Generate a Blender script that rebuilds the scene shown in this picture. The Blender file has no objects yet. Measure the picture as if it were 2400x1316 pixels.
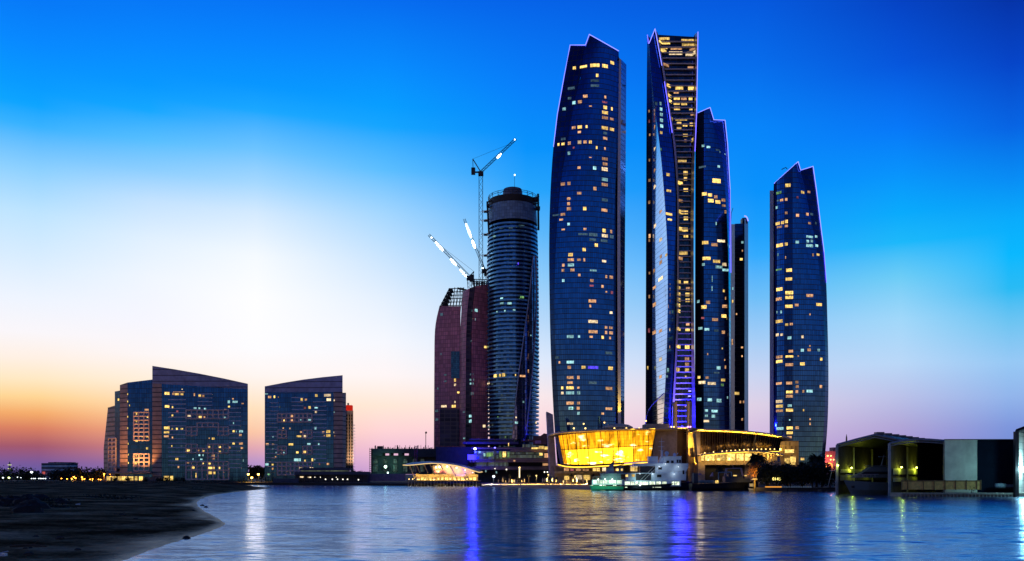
import bpy, math, random
from mathutils import Vector
random.seed(7)
C = bpy.context.scene.collection
F, HOR, H = 2000.0, 1110.0, 8.0          # lens in photo pixels, horizon row, eye height in metres
V = Vector
def P(px, py, Y): return V(((px-1200)*Y/F, Y, H-(py-HOR)*Y/F))
def gy(py, z=0.0): return (H-z)*F/(py-HOR)   # depth of a point of height z seen at that row
def lin(c):
    return tuple(((x/255)/12.92 if x/255 <= .04045 else ((x/255+.055)/1.055)**2.4) for x in c)

# ---------------------------------------------------------------- node helper
class NT:
    def __init__(s, nt): s.nt = nt; s.n = nt.nodes; s.l = nt.links
    def new(s, t, **k):
        n = s.n.new(t)
        for a, b in k.items():
            if a == 'inp':
                for i, v in b.items():
                    if hasattr(v, 'is_output') or isinstance(v, bpy.types.NodeSocket): s.l.new(v, n.inputs[i])
                    else: n.inputs[i].default_value = v
            else: setattr(n, a, b)
        return n
    def m(s, op, a, b=0.0, c=0.0, clamp=False):
        n = s.new('ShaderNodeMath', operation=op, use_clamp=clamp, inp={0: a, 1: b, 2: c}); return n.outputs[0]
    def mr(s, v, a, b, c=0.0, d=1.0):
        n = s.new('ShaderNodeMapRange', inp={0: v, 1: a, 2: b, 3: c, 4: d}); return n.outputs[0]
    def mix(s, f, a, b, mode='MIX'):
        n = s.new('ShaderNodeMix', data_type='RGBA', blend_type=mode); 
        for i, v in ((0, f), (6, a), (7, b)):
            if isinstance(v, bpy.types.NodeSocket): s.l.new(v, n.inputs[i])
            else: n.inputs[i].default_value = (tuple(v)+(1,))[:4] if hasattr(v, '__len__') else v
        return n.outputs[2]
    def ramp(s, f, stops):
        n = s.new('ShaderNodeValToRGB'); r = n.color_ramp
        s.l.new(f, n.inputs[0])
        while len(r.elements) < len(stops): r.elements.new(.5)
        for e, (p, c) in zip(r.elements, stops): e.position = p
        for e, (p, c) in zip(r.elements, stops): e.position = p; e.color = (tuple(c)+(1,))[:4]
        return n.outputs[0]
def mat(name):
    m = bpy.data.materials.new(name); m.use_nodes = True; m.node_tree.nodes.clear()
    t = NT(m.node_tree); o = t.new('ShaderNodeOutputMaterial'); return m, t, o
def plain(name, col, rough=.6, metal=0, var=.35, scale=.4, bump=0.0, spec=.4, coord='Object'):
    """a solid surface with blotchy weathering"""
    m, t, o = mat(name)
    tc = t.new('ShaderNodeTexCoord')
    nz = t.new('ShaderNodeTexNoise', inp={'Vector': tc.outputs[coord], 'Scale': scale, 'Detail': 6, 'Roughness': .65})
    f = t.mr(nz.outputs[0], .3, .7, 1-var, 1+var*.6)
    cl = t.mix(1.0, col, t.new('ShaderNodeCombineColor', inp={0: f, 1: f, 2: f}).outputs[0], 'MULTIPLY')
    p = t.new('ShaderNodeBsdfPrincipled', inp={'Base Color': cl, 'Roughness': rough, 'Metallic': metal, 'Specular IOR Level': spec})
    if bump:
        b = t.new('ShaderNodeBump', inp={'Height': nz.outputs[0], 'Strength': bump, 'Distance': .3}); t.l.new(b.outputs[0], p.inputs['Normal'])
    t.l.new(p.outputs[0], o.inputs[0]); return m
def banded(name, col, line, period, width, axis='v', rough=.5, metal=0, off=0.0):
    """cladding with narrow joints (uv in metres)"""
    m, t, o = mat(name)
    uv = t.new('ShaderNodeSeparateXYZ', inp={0: t.new('ShaderNodeTexCoord').outputs['UV']})
    c = uv.outputs[1 if axis == 'v' else 0]
    fr = t.m('FRACT', t.m('ADD', t.m('DIVIDE', c, period), off+100))
    k = t.m('LESS_THAN', fr, width)
    nz = t.new('ShaderNodeTexNoise', inp={'Vector': t.new('ShaderNodeTexCoord').outputs['Object'], 'Scale': .25, 'Detail': 5})
    v = t.mr(nz.outputs[0], .3, .7, .7, 1.2)
    cl = t.mix(k, t.mix(1, col, t.new('ShaderNodeCombineColor', inp={0: v, 1: v, 2: v}).outputs[0], 'MULTIPLY'), line)
    p = t.new('ShaderNodeBsdfPrincipled', inp={'Base Color': cl, 'Roughness': rough, 'Metallic': metal})
    t.l.new(p.outputs[0], o.inputs[0]); return m
def facade(name, tint, frame=(.008, .014, .03), pw=1.5, fh=3.6, rough=.08, mw=.10, mh=.12, tilt=.02, var=.5, metal=1.0, spand=0.0, sc=(.05, .05, .06)):
    """coated curtain-wall glass: reflective panes, each tilted a hair, in a grid of mullions (uv in metres)"""
    m, t, o = mat(name)
    uv = t.new('ShaderNodeSeparateXYZ', inp={0: t.new('ShaderNodeTexCoord').outputs['UV']})
    u = t.m('ADD', t.m('DIVIDE', uv.outputs[0], pw), 500); v = t.m('ADD', t.m('DIVIDE', uv.outputs[1], fh), 500)
    k = t.m('MAXIMUM', t.m('LESS_THAN', t.m('FRACT', u), mw), t.m('LESS_THAN', t.m('FRACT', v), mh))
    cell = t.new('ShaderNodeCombineXYZ', inp={0: t.m('FLOOR', u), 1: t.m('FLOOR', v)})
    wn = t.new('ShaderNodeTexWhiteNoise', noise_dimensions='2D', inp={'Vector': cell.outputs[0]})
    big = t.new('ShaderNodeTexNoise', inp={'Vector': t.new('ShaderNodeTexCoord').outputs['Object'], 'Scale': .03, 'Detail': 3})
    f = t.m('MULTIPLY', t.mr(wn.outputs[0], 0, 1, 1-var, 1+var*.6), t.mr(big.outputs[0], .3, .7, .8, 1.2))
    cl = t.mix(1, tint, t.new('ShaderNodeCombineColor', inp={0: f, 1: f, 2: f}).outputs[0], 'MULTIPLY')
    off = t.new('ShaderNodeVectorMath', operation='SUBTRACT', inp={0: wn.outputs[1], 1: (.5, .5, .5)})
    off = t.new('ShaderNodeVectorMath', operation='SCALE', inp={0: off.outputs[0], 3: tilt})
    nn = t.new('ShaderNodeVectorMath', operation='ADD', inp={0: t.new('ShaderNodeNewGeometry').outputs['Normal'], 1: off.outputs[0]})
    nn = t.new('ShaderNodeVectorMath', operation='NORMALIZE', inp={0: nn.outputs[0]})
    g = t.new('ShaderNodeBsdfPrincipled', inp={'Base Color': cl, 'Roughness': rough, 'Metallic': metal, 'Normal': nn.outputs[0]})
    d = t.new('ShaderNodeBsdfPrincipled', inp={'Base Color': (*frame, 1), 'Roughness': .4, 'Metallic': .3})
    last = g.outputs[0]
    if spand:
        s2 = t.new('ShaderNodeBsdfPrincipled', inp={'Base Color': (*sc, 1), 'Roughness': .35})
        last = t.new('ShaderNodeMixShader', inp={0: t.m('GREATER_THAN', t.m('FRACT', v), 1-spand), 1: last, 2: s2.outputs[0]}).outputs[0]
    mx = t.new('ShaderNodeMixShader', inp={0: k, 1: last, 2: d.outputs[0]})
    t.l.new(mx.outputs[0], o.inputs[0]); return m
def lit(name, col, strength, pw=1.1, dark=.25, sample=False, curtains=True):
    """a lit room seen through a window: mullions, uneven brightness, a different level for every window"""
    m, t, o = mat(name)
    tc = t.new('ShaderNodeTexCoord')
    uv = t.new('ShaderNodeSeparateXYZ', inp={0: tc.outputs['UV']})
    rnd = t.new('ShaderNodeObjectInfo').outputs['Random']
    u = uv.outputs[0]
    k = t.m('LESS_THAN', t.m('FRACT', t.m('ADD', t.m('DIVIDE', u, pw), 50)), .13)
    nz = t.new('ShaderNodeTexNoise', inp={'Vector': tc.outputs['Object'], 'Scale': .7, 'Detail': 3})
    b = t.mr(nz.outputs[0], .3, .7, .35, 1.5)
    b = t.m('MULTIPLY', b, t.mr(rnd, 0, 1, .5, 1.35))
    if not curtains: b = t.mr(nz.outputs[0], .3, .7, .7, 1.3)
    b = t.m('MULTIPLY', b, t.m('SUBTRACT', 1.0, t.m('MULTIPLY', k, 1-dark)))
    e = t.new('ShaderNodeEmission', inp={0: (*col, 1), 1: t.m('MULTIPLY', b, strength)})
    g = t.new('ShaderNodeBsdfGlossy', inp={0: (.05, .05, .05, 1), 1: .1})
    a = t.new('ShaderNodeAddShader', inp={0: e.outputs[0], 1: g.outputs[0]})
    t.l.new(a.outputs[0], o.inputs[0])
    m.cycles.emission_sampling = 'AUTO' if sample else 'NONE'
    return m
def glow(name, col, strength, sample=False):
    m, t, o = mat(name)
    e = t.new('ShaderNodeEmission', inp={0: (*col, 1), 1: strength}); t.l.new(e.outputs[0], o.inputs[0])
    m.cycles.emission_sampling = 'AUTO' if sample else 'NONE'
    return m

# ---------------------------------------------------------------- mesh helper
BASE = {}
class MB:
    def __init__(s): s.v = []; s.f = []; s.uv = []; s.mi = []
    def face(s, pts, uv=None, mi=0):
        pts = [V(p) for p in pts]; i = len(s.v); s.v += pts; s.f.append(tuple(range(i, i+len(pts)))); s.mi.append(mi)
        if uv is None:
            n = (pts[1]-pts[0]).cross(pts[2]-pts[0])
            if n.length and abs(n.normalized().z) > .8: uv = [(p.x, p.y) for p in pts]
            elif n.length and abs(n.normalized().x) > .75: uv = [(p.y, p.z) for p in pts]
            else: uv = [(p.x, p.z) for p in pts]
        s.uv.append(uv)
    def box(s, x0, x1, y0, y1, z0, z1, mi=0):
        a = [(x, y, z) for z in (z0, z1) for y in (y0, y1) for x in (x0, x1)]
        for q in ((0, 1, 5, 4), (1, 3, 7, 5), (3, 2, 6, 7), (2, 0, 4, 6), (4, 5, 7, 6), (0, 2, 3, 1)): s.face([a[i] for i in q], mi=mi)
        return s
    def bp(s, px0, px1, py0, py1, Y, d, mi=0):
        """box whose front face is seen between those columns and rows at depth Y"""
        a = P(px0, py1, Y); b = P(px1, py0, Y); return s.box(a.x, b.x, Y, Y+d, a.z, b.z, mi)
    def grid(s, rows, uv=None, close=False, mi=0):
        i0 = len(s.v); n = len(rows[0])
        for r in rows: s.v += [V(p) for p in r]
        for a in range(len(rows)-1):
            for b in range(n if close else n-1):
                c = (b+1) % n
                q = (i0+a*n+b, i0+a*n+c, i0+(a+1)*n+c, i0+(a+1)*n+b)
                s.f.append(q); s.mi.append(mi)
                if uv: s.uv.append([uv[a][b], uv[a][b+1], uv[a+1][b+1], uv[a+1][b]])
                else: s.uv.append([(s.v[k].x+s.v[k].y*.37, s.v[k].z) for k in q])
        return s
    def tube(s, pts, r, n=6, mi=0, caps=True):
        pts = [V(p) for p in pts]; rs = r if isinstance(r, (list, tuple)) else [r]*len(pts); rows = []
        for i, p in enumerate(pts):
            d = (pts[min(i+1, len(pts)-1)]-pts[max(i-1, 0)]).normalized()
            a = d.cross(V((0, 0, 1)) if abs(d.z) < .9 else V((1, 0, 0))).normalized(); b = d.cross(a)
            rows.append([p+(a*math.cos(k*math.tau/n)+b*math.sin(k*math.tau/n))*rs[i] for k in range(n)])
        s.grid(rows, close=True, mi=mi)
        if caps: s.face(rows[0][::-1], mi=mi); s.face(rows[-1], mi=mi)
        return s
    def lathe(s, c, prof, n=24, mi=0, sx=1.0, sy=1.0):
        c = V(c); rows = [[c+V((math.cos(k*math.tau/n)*r*sx, math.sin(k*math.tau/n)*r*sy, z)) for k in range(n)] for r, z in prof]
        uv = [[(k/n*math.tau*max(p[0] for p in prof), z+c.z) for k in range(n+1)] for r, z in prof]
        s.grid(rows, close=True, mi=mi, uv=uv); return s
    def prism(s, poly, d, mi=0):
        """polygon (list of points) pushed along vector d, capped"""
        poly = [V(p) for p in poly]; d = V(d); q = [p+d for p in poly]; n = len(poly)
        s.face(poly, mi=mi); s.face(q[::-1], mi=mi)
        for i in range(n): s.face([poly[i], q[i], q[(i+1) % n], poly[(i+1) % n]], mi=mi)
        return s
    def build(s, name, mats, parent=None, smooth=False, loc=None):
        me = bpy.data.meshes.new(name)
        if parent is not None: b = BASE[parent.name]
        elif loc is not None: b = V(loc)
        else: b = V((0, 0, 0))
        me.from_pydata([tuple(p-b) for p in s.v], [], s.f)
        ul = me.uv_layers.new(name='UVMap'); k = 0
        for u in s.uv:
            for q in u: ul.data[k].uv = q; k += 1
        for m in (mats if isinstance(mats, (list, tuple)) else [mats]): me.materials.append(m)
        for p, mi in zip(me.polygons, s.mi): p.material_index = mi; p.use_smooth = smooth
        me.update()
        o = bpy.data.objects.new(name, me); C.objects.link(o); BASE[o.name] = b
        if parent is not None: o.parent = parent
        else: o.location = b
        return o
def tag(o, label=None, cat=None, group=None, kind=None):
    for k, v in (('label', label), ('category', cat), ('group', group), ('kind', kind)):
        if v: o[k] = v
    return o
def thing(name, loc, label, cat, group=None):
    o = bpy.data.objects.new(name, None); o.empty_display_size = 1; C.objects.link(o); o.location = loc; BASE[o.name] = V(loc)
    return tag(o, label, cat, group)
def dup(root, loc, label=None, rz=0.0, sc=1.0):
    r = root.copy(); C.objects.link(r); r.location = loc; r.rotation_euler.z = rz; r.scale = (sc, sc, sc); BASE[r.name] = V(loc)
    if label: r['label'] = label
    for ch in list(root.children):
        c = ch.copy(); C.objects.link(c); c.parent = r
        for g in list(ch.children):
            d = g.copy(); C.objects.link(d); d.parent = c
    return r
def lamp(kind, loc, col, power, size=.3, target=None, angle=60, blend=.6):
    l = bpy.data.lights.new('lamp_light', kind); l.color = col; l.energy = power
    if kind in ('POINT', 'SPOT'): l.shadow_soft_size = size
    if kind == 'SPOT': l.spot_size = math.radians(angle); l.spot_blend = blend
    if kind == 'AREA': l.size = size
    o = bpy.data.objects.new('lamp_light', l); C.objects.link(o); o.location = loc
    if target is not None: o.rotation_euler = (V(target)-V(loc)).to_track_quat('-Z', 'Y').to_euler()
    return o

# ---------------------------------------------------------------- building shells drawn as vertical edges
def curve(pts):
    pts = sorted(pts); n = len(pts)
    if n == 1: return lambda y: pts[0][1]
    tan = []
    for i in range(n):
        a, b = pts[max(i-1, 0)], pts[min(i+1, n-1)]; tan.append((b[1]-a[1])/(b[0]-a[0]))
    def f(y):
        if y <= pts[0][0]: return pts[0][1]
        if y >= pts[-1][0]: return pts[-1][1]
        for i in range(n-1):
            if y <= pts[i+1][0]:
                h = pts[i+1][0]-pts[i][0]; s = (y-pts[i][0])/h
                return ((2*s**3-3*s*s+1)*pts[i][1]+(s**3-2*s*s+s)*h*tan[i]+(-2*s**3+3*s*s)*pts[i+1][1]+(s**3-s*s)*h*tan[i+1])
    return f
class Shell:
    """a building: facade strips between edges (each edge has a depth and a column for every row), closed behind"""
    def __init__(s, root, depth=34, inset=.55, base=1.5): s.r = root; s.D = depth; s.k = inset; s.base = base; s.strips = []; s.tops = []; s.len = 0.0
    def strip(s, name, m, A, B, ta, tb, bot=None, botb=None, bulge=0.0, nu=6, nv=30, smooth=True, body=True):
        (Ya, fa), (Yb, fb) = (A[0], curve(A[1])), (B[0], curve(B[1]))
        full = bot is None
        ba = HOR+(H-s.base)*F/Ya if bot is None else bot
        bb = HOR+(H-s.base)*F/Yb if bot is None else (bot if botb is None else botb)
        def yy(u): return Ya+(Yb-Ya)*u-bulge*4*u*(1-u)
        rows, uvs = [], []
        for j in range(nv+1):
            t = j/nv; row = []
            for i in range(nu+1):
                u = i/nu; pa = ta+(ba-ta)*t; pb = tb+(bb-tb)*t
                py = pa+(pb-pa)*u; px = fa(pa)+(fb(pb)-fa(pa))*u
                row.append(P(px, py, yy(u)))
            rows.append(row)
        mid = rows[nv//2]; cum = [0.0]
        for i in range(nu): cum.append(cum[-1]+math.hypot(mid[i+1].x-mid[i].x, mid[i+1].y-mid[i].y))
        w = cum[-1]; off = s.len; s.len += w
        for row in rows: uvs.append([(off+c, p.z-s.base) for c, p in zip(cum, row)])
        MBx = MB(); MBx.grid([r[::-1] for r in rows], uv=[r[::-1] for r in uvs])
        o = MBx.build(name, m, s.r, smooth)
        def hit(px, py):
            a, b = fa(py), fb(py)
            if b-a < .5 or px < a-.01 or px > b+.01: return None
            u = min(1, max(0, (px-a)/(b-a))); top = ta+(tb-ta)*u; bt = ba+(bb-ba)*u
            if py < top-1 or py > bt+1: return None
            return yy(u)
        s.strips.append(hit)
        if body: s.tops.append((rows[0], rows[-1], [r[0] for r in rows], [r[-1] for r in rows]))
        return o
    def hit(s, px, py):
        for d in (0, 1.5, -1.5, 3, -3, 5, -5):
            for h in s.strips:
                y = h(px+d, py)
                if y is not None: return y
        return None
    def close(s, m, name='rear_wall', roof=None):
        xs = [p for t in s.tops for p in t[0]+t[1]]
        xc = (min(p.x for p in xs)+max(p.x for p in xs))/2; yc = sum(p.y for p in xs)/len(xs)
        ym = max(p.y for p in xs)
        def back(p):
            yb = ym+s.D; return V((xc*yb/yc+(p.x-xc)*s.k, yb, p.z))
        b = MB(); rf = MB()
        for top, bot, L, R in s.tops:
            rf.grid([top, [back(p) for p in top]])
            b.grid([[back(p) for p in top], [back(p) for p in bot]])
        for side, fl in ((s.tops[0][2], False), (s.tops[-1][3], True)):
            b.grid([[p, back(p)] if fl else [back(p), p] for p in side])
        for i in range(len(s.tops)-1):   # steps between neighbouring roofs
            R, L = s.tops[i][3], s.tops[i+1][2]
            if (R[0]-L[0]).length > .5:
                b.grid([[R[0], back(R[0])], [L[0], back(L[0])]])
        b.build(name, m, s.r); rf.build('roof', roof or m, s.r)
    def windows(s, data, ox, oy, sc, out, push=.28, fh=None, hmax=None):
        for tok in data.replace('\n', ' ').split():
            x, y, w, h, c = tok.split(','); px, py, w, h = ox+float(x)/sc, oy+float(y)/sc, float(w)/sc*.84, float(h)/sc*.76
            Yc = s.hit(px, py)
            if Yc is None: continue
            z = H-(py-HOR)*Yc/F; hm = h*Yc/F
            if fh:
                z = s.base+(math.floor((z-s.base)/fh)+.54)*fh; hm = min(hm, fh*.72)
            n = max(1, int(w/7)); b = MB(); fr, bk, uv = [], [], []
            for i in range(n+1):
                q = px-w/2+w*i/n; Y = s.hit(q, py) or Yc
                fr.append(((q-1200)*Y/F*(Y-push)/Y, Y-push)); bk.append(((q-1200)*Y/F, Y+.1)); uv.append(w*Yc/F*i/n)
            z0, z1 = z-hm/2, z+hm/2
            for i in range(n):
                (x0, y0), (x1, y1) = fr[i], fr[i+1]
                b.face([(x0, y0, z0), (x1, y1, z0), (x1, y1, z1), (x0, y0, z1)], [(uv[i], 0), (uv[i+1], 0), (uv[i+1], hm), (uv[i], hm)])
            for (a, k) in ((0, 1), (n, 0)):
                p, q = fr[a], bk[a]; b.face([(*p, z0), (*p, z1), (*q, z1), (*q, z0)] if k else [(*p, z0), (*q, z0), (*q, z1), (*p, z1)], [(0, 0)]*4)
            p, q, p2, q2 = fr[0], bk[0], fr[-1], bk[-1]
            b.face([(*p, z1), (*p2, z1), (*q2, z1), (*q, z1)], [(0, 0)]*4); b.face([(*p, z0), (*q, z0), (*q2, z0), (*p2, z0)], [(0, 0)]*4)
            out.append((w*h, c, b))
    def put(s, out, name='window', limit=96):
        out.sort(key=lambda t: -t[0])
        for a, c, b in out[:limit]: b.build(name, WIN[c], s.r)
        rest = out[limit:]
        if rest:
            keys = sorted(set(c for a, c, b in rest)); g = MB()
            for a, c, b in rest:
                i = len(g.v); g.v += b.v; g.f += [tuple(k+i for k in f) for f in b.f]; g.uv += b.uv; g.mi += [keys.index(c)]*len(b.f)
            tag(g.build(name, [WIN[k] for k in keys], s.r), kind='stuff')
def led(root, pts, Y, m, r=.24, name='led_strip', off=.6):
    b = MB(); b.tube([P(x, y, (Y(x, y) if callable(Y) else Y))-V((0, off, 0)) for x, y in pts], r, 6); return b.build(name, m, root)
def lattice(b, p0, p1, w, n, r=.12, up=(0, 1, 0)):
    p0, p1 = V(p0), V(p1); d = (p1-p0).normalized(); a = d.cross(V(up)).normalized()*w/2; c = d.cross(a).normalized()*w/2
    cs = [a+c, a-c, -a-c, -a+c]
    for q in cs: b.tube([p0+q, p1+q], r*1.4, 4)
    for i in range(n):
        s0, s1 = p0.lerp(p1, i/n), p0.lerp(p1, (i+1)/n)
        for k in range(4):
            e, g = cs[k], cs[(k+1) % 4]
            b.tube([s0+e, s1+g] if i % 2 else [s0+g, s1+e], r, 3, caps=False)
# ================================================================ camera, sky, sun
sc = bpy.context.scene
cam = bpy.data.cameras.new('camera'); cam.sensor_width = 36; cam.lens = F/2400*36; cam.shift_y = (HOR-658)/2400
cam.clip_start = .5; cam.clip_end = 12000
co = bpy.data.objects.new('camera', cam); C.objects.link(co); co.location = (0, 0, H); co.rotation_euler = (math.radians(90), 0, 0)
sc.camera = co
sc.view_settings.view_transform = 'Standard'; sc.view_settings.look = 'None'; sc.view_settings.exposure = 0; sc.view_settings.gamma = 1
sc.cycles.use_denoising = True; sc.cycles.max_bounces = 6; sc.cycles.glossy_bounces = 4; sc.cycles.diffuse_bounces = 2
sc.cycles.caustics_reflective = False; sc.cycles.caustics_refractive = False; sc.cycles.sample_clamp_indirect = 4

W = bpy.data.worlds.new('World'); sc.world = W; W.use_nodes = True; W.node_tree.nodes.clear()
t = NT(W.node_tree); wo = t.new('ShaderNodeOutputWorld')
d = t.new('ShaderNodeSeparateXYZ', inp={0: t.new('ShaderNodeTexCoord').outputs['Generated']})
az = t.m('MULTIPLY', t.m('ARCTAN2', d.outputs[0], d.outputs[1]), 180/math.pi)
hyp = t.m('SQRT', t.m('ADD', t.m('MULTIPLY', d.outputs[0], d.outputs[0]), t.m('MULTIPLY', d.outputs[1], d.outputs[1])))
VM = 1.0
el = t.m('DIVIDE', t.m('DIVIDE', d.outputs[2], t.m('MAXIMUM', hyp, .001)), VM, clamp=True)
SKY = [  # azimuth in degrees, then (row it was read at, colour)
 (-29, [(1110, (98, 92, 162)), (1085, (120, 90, 155)), (1045, (162, 88, 108)), (1005, (216, 126, 98)), (970, (244, 170, 106)), (930, (255, 214, 150)), (890, (255, 232, 195)), (840, (255, 240, 228)), (780, (250, 246, 250)), (700, (238, 244, 255)), (600, (215, 236, 255)), (500, (190, 228, 255)), (400, (140, 208, 255)), (300, (55, 178, 255)), (250, (4, 164, 255)), (200, (0, 154, 255)), (100, (0, 136, 255)), (0, (0, 120, 247))]),
 (-23, [(1110, (130, 110, 180)), (1085, (160, 115, 165)), (1045, (215, 138, 138)), (1005, (244, 172, 136)), (955, (255, 212, 165)), (890, (255, 238, 218)), (830, (253, 246, 246)), (750, (246, 246, 255)), (650, (240, 246, 255)), (560, (225, 240, 255)), (470, (195, 226, 255)), (400, (140, 206, 255)), (330, (86, 190, 255)), (260, (14, 167, 255)), (200, (0, 152, 255)), (100, (0, 135, 255)), (0, (0, 119, 247))]),
 (-16.7, [(1110, (160, 138, 205)), (1080, (190, 152, 200)), (1050, (225, 168, 180)), (1015, (250, 198, 168)), (960, (255, 225, 190)), (880, (255, 246, 242)), (820, (253, 252, 255)), (700, (254, 254, 255)), (600, (245, 250, 255)), (500, (212, 234, 255)), (430, (165, 216, 255)), (350, (108, 195, 255)), (260, (22, 167, 255)), (200, (0, 150, 255)), (100, (0, 132, 254)), (0, (0, 115, 245))]),
 (-8.5, [(1110, (205, 160, 210)), (1060, (238, 190, 215)), (1010, (254, 212, 215)), (950, (255, 232, 215)), (880, (255, 246, 246)), (800, (246, 248, 255)), (700, (228, 240, 255)), (600, (200, 228, 255)), (500, (162, 214, 255)), (400, (92, 190, 255)), (300, (16, 165, 255)), (250, (0, 157, 255)), (150, (0, 138, 254)), (0, (0, 108, 240))]),
 (1, [(1110, (200, 160, 205)), (1040, (240, 198, 220)), (1000, (252, 214, 220)), (930, (250, 232, 234)), (850, (225, 235, 252)), (750, (185, 218, 250)), (650, (145, 205, 250)), (550, (95, 185, 250)), (450, (36, 165, 252)), (350, (0, 147, 252)), (200, (0, 126, 250)), (0, (0, 98, 232))]),
 (16, [(1110, (185, 150, 205)), (1040, (210, 182, 222)), (950, (222, 208, 230)), (880, (200, 212, 242)), (800, (165, 205, 246)), (700, (110, 190, 248)), (600, (48, 170, 254)), (550, (26, 160, 252)), (450, (0, 146, 252)), (300, (0, 132, 250)), (150, (0, 108, 236)), (0, (0, 88, 222))]),
 (24.5, [(1110, (150, 140, 205)), (1040, (165, 150, 212)), (1000, (175, 165, 215)), (930, (185, 192, 232)), (850, (185, 215, 248)), (750, (160, 215, 250)), (650, (108, 204, 246)), (570, (24, 184, 250)), (500, (0, 170, 252)), (400, (0, 145, 252)), (300, (0, 120, 248)), (150, (0, 85, 220)), (0, (0, 65, 195))]),
 (30.2, [(1110, (105, 128, 205)), (1000, (125, 150, 220)), (930, (145, 180, 235)), (850, (150, 200, 245)), (760, (110, 196, 242)), (680, (38, 186, 244)), (600, (0, 184, 254)), (520, (0, 172, 252)), (420, (0, 140, 245)), (300, (0, 100, 228)), (150, (0, 68, 200)), (0, (0, 50, 168))]),
]
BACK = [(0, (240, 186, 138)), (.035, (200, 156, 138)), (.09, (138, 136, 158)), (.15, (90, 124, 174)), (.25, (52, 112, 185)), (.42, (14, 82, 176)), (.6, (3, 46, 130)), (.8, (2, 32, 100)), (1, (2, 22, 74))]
cur = None
def prof(a, st):
    k = math.cos(math.radians(a)); r = [(((HOR-y)/F*k)/VM, tuple(q*(1.0) for q in lin(c))) for y, c in st]; tl = st[-1][1]
    r += [(.72, lin((0, int(tl[1]*.62), int(tl[2]*.72)))), (1, lin((0, int(tl[1]*.35), int(tl[2]*.5))))]; return r
for i, (a, st) in enumerate(SKY):
    c = t.ramp(el, prof(a, st))
    cur = c if cur is None else t.mix(t.mr(az, SKY[i-1][0], a), cur, c)
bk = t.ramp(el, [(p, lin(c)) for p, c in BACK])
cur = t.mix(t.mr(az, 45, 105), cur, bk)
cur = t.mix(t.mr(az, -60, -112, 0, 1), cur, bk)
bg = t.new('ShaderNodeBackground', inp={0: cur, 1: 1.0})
sk = t.new('ShaderNodeTexSky', sky_type='NISHITA', sun_disc=False, sun_elevation=math.radians(-2), sun_rotation=math.radians(-17))
bg2 = t.new('ShaderNodeBackground', inp={0: sk.outputs[0], 1: .012})
ad = t.new('ShaderNodeAddShader', inp={0: bg.outputs[0], 1: bg2.outputs[0]})
t.l.new(ad.outputs[0], wo.inputs[0])
sl = bpy.data.lights.new('sun', 'SUN'); sl.energy = .03; sl.angle = math.radians(8); sl.color = (1, .7, .5)
so = bpy.data.objects.new('sun', sl); C.objects.link(so)
so.rotation_euler = (-V((math.sin(math.radians(-17)), math.cos(math.radians(-17)), .035))).to_track_quat('-Z', 'Y').to_euler()

# ================================================================ materials
WIN = {'y': lit('lit_yellow', (1, .64, .16), 1.45), 'o': lit('lit_amber', (1, .50, .22), .75), 'w': lit('lit_warm_white', (1, .74, .42), 1.25),
       'c': lit('lit_cool_white', (.45, .92, .95), .8), 'd': lit('dim_room', (.22, .42, .55), .25), 'p': lit('lit_pink', (.75, .18, .22), .4),
       'b': lit('lit_blue', (.10, .06, 1.0), 1.3), 'g': lit('lit_green', (.35, .8, .25), .4)}
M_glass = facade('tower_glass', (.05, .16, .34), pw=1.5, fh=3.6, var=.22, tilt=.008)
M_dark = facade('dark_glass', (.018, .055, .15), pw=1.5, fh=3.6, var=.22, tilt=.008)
M_sail = facade('sail_glass', (.24, .48, .92), frame=(.06, .14, .28), pw=1.5, fh=3.6, mw=.07, mh=.07, tilt=.004, var=.08)
M_panel = facade('navy_glass', (.035, .14, .40), pw=1.5, fh=3.6, var=.2, tilt=.008)
M_fin = plain('aluminium_fin', (.42, .42, .46), .35, .6, var=.15)
M_shell = plain('tower_rear_cladding', (.05, .06, .08), .4)
M_core = facade('core_glass', (.06, .07, .09), pw=1.6, fh=4.05, tilt=.02)
M_slab = plain('balcony_slab_paint', (.30, .34, .46), .5, var=.15)
M_led = glow('led_blue', (.12, .10, 1.0), 3.5)
M_ledw = glow('led_white_blue', (.20, .21, 1.0), 2.4)
M_dkmetal = plain('dark_steel', (.025, .028, .035), .45, .5)
M_conc = plain('concrete', (.26, .24, .23), .8, scale=.3, bump=.2)
M_tan = plain('sandstone_cladding', (.40, .32, .25), .75, scale=.3)
M_white = plain('white_paint', (.62, .64, .66), .4, var=.2)
M_black = plain('black_rubber', (.012, .013, .016), .6)

# ================================================================ towers of the glass complex
TG = 'glass skyscrapers of the tower complex'
def tower(name_px, Y, label):
    p = P(name_px, 1110, Y); return thing('skyscraper', (p.x, Y, 1.5), label, 'skyscraper', TG)
# --- the widest tower
r1 = tower(1378, 610, 'broad dark blue glass skyscraper with a pointed sail top, directly behind the golden glass hall')
s1 = Shell(r1, 22)
e1L = [(107, 1336), (180, 1322), (270, 1306), (345, 1297), (430, 1291), (510, 1288), (600, 1287), (700, 1288), (800, 1290), (900, 1294), (1010, 1300), (1120, 1309)]
e1M = [(82, 1381), (107, 1372), (185, 1360), (240, 1347), (310, 1335), (370, 1324), (425, 1316), (490, 1309), (560, 1304), (640, 1301), (740, 1300), (830, 1303), (950, 1309), (1010, 1313), (1120, 1322)]
e1R = [(121, 1450), (300, 1449), (540, 1440), (700, 1439), (860, 1441), (1040, 1445), (1120, 1447)]
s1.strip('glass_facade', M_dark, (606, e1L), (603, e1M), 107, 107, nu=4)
s1.strip('glass_facade', M_glass, (603, e1M), (608, e1R), 82, 121, bulge=5, nu=10, nv=40)
r_ = [(y, x+.5) for y, x in e1R]
s1.strip('recess_wall', M_dark, (612, r_), (612, [(134, 1451), (540, 1447), (1120, 1449)]), 134, 134, nu=1)
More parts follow.
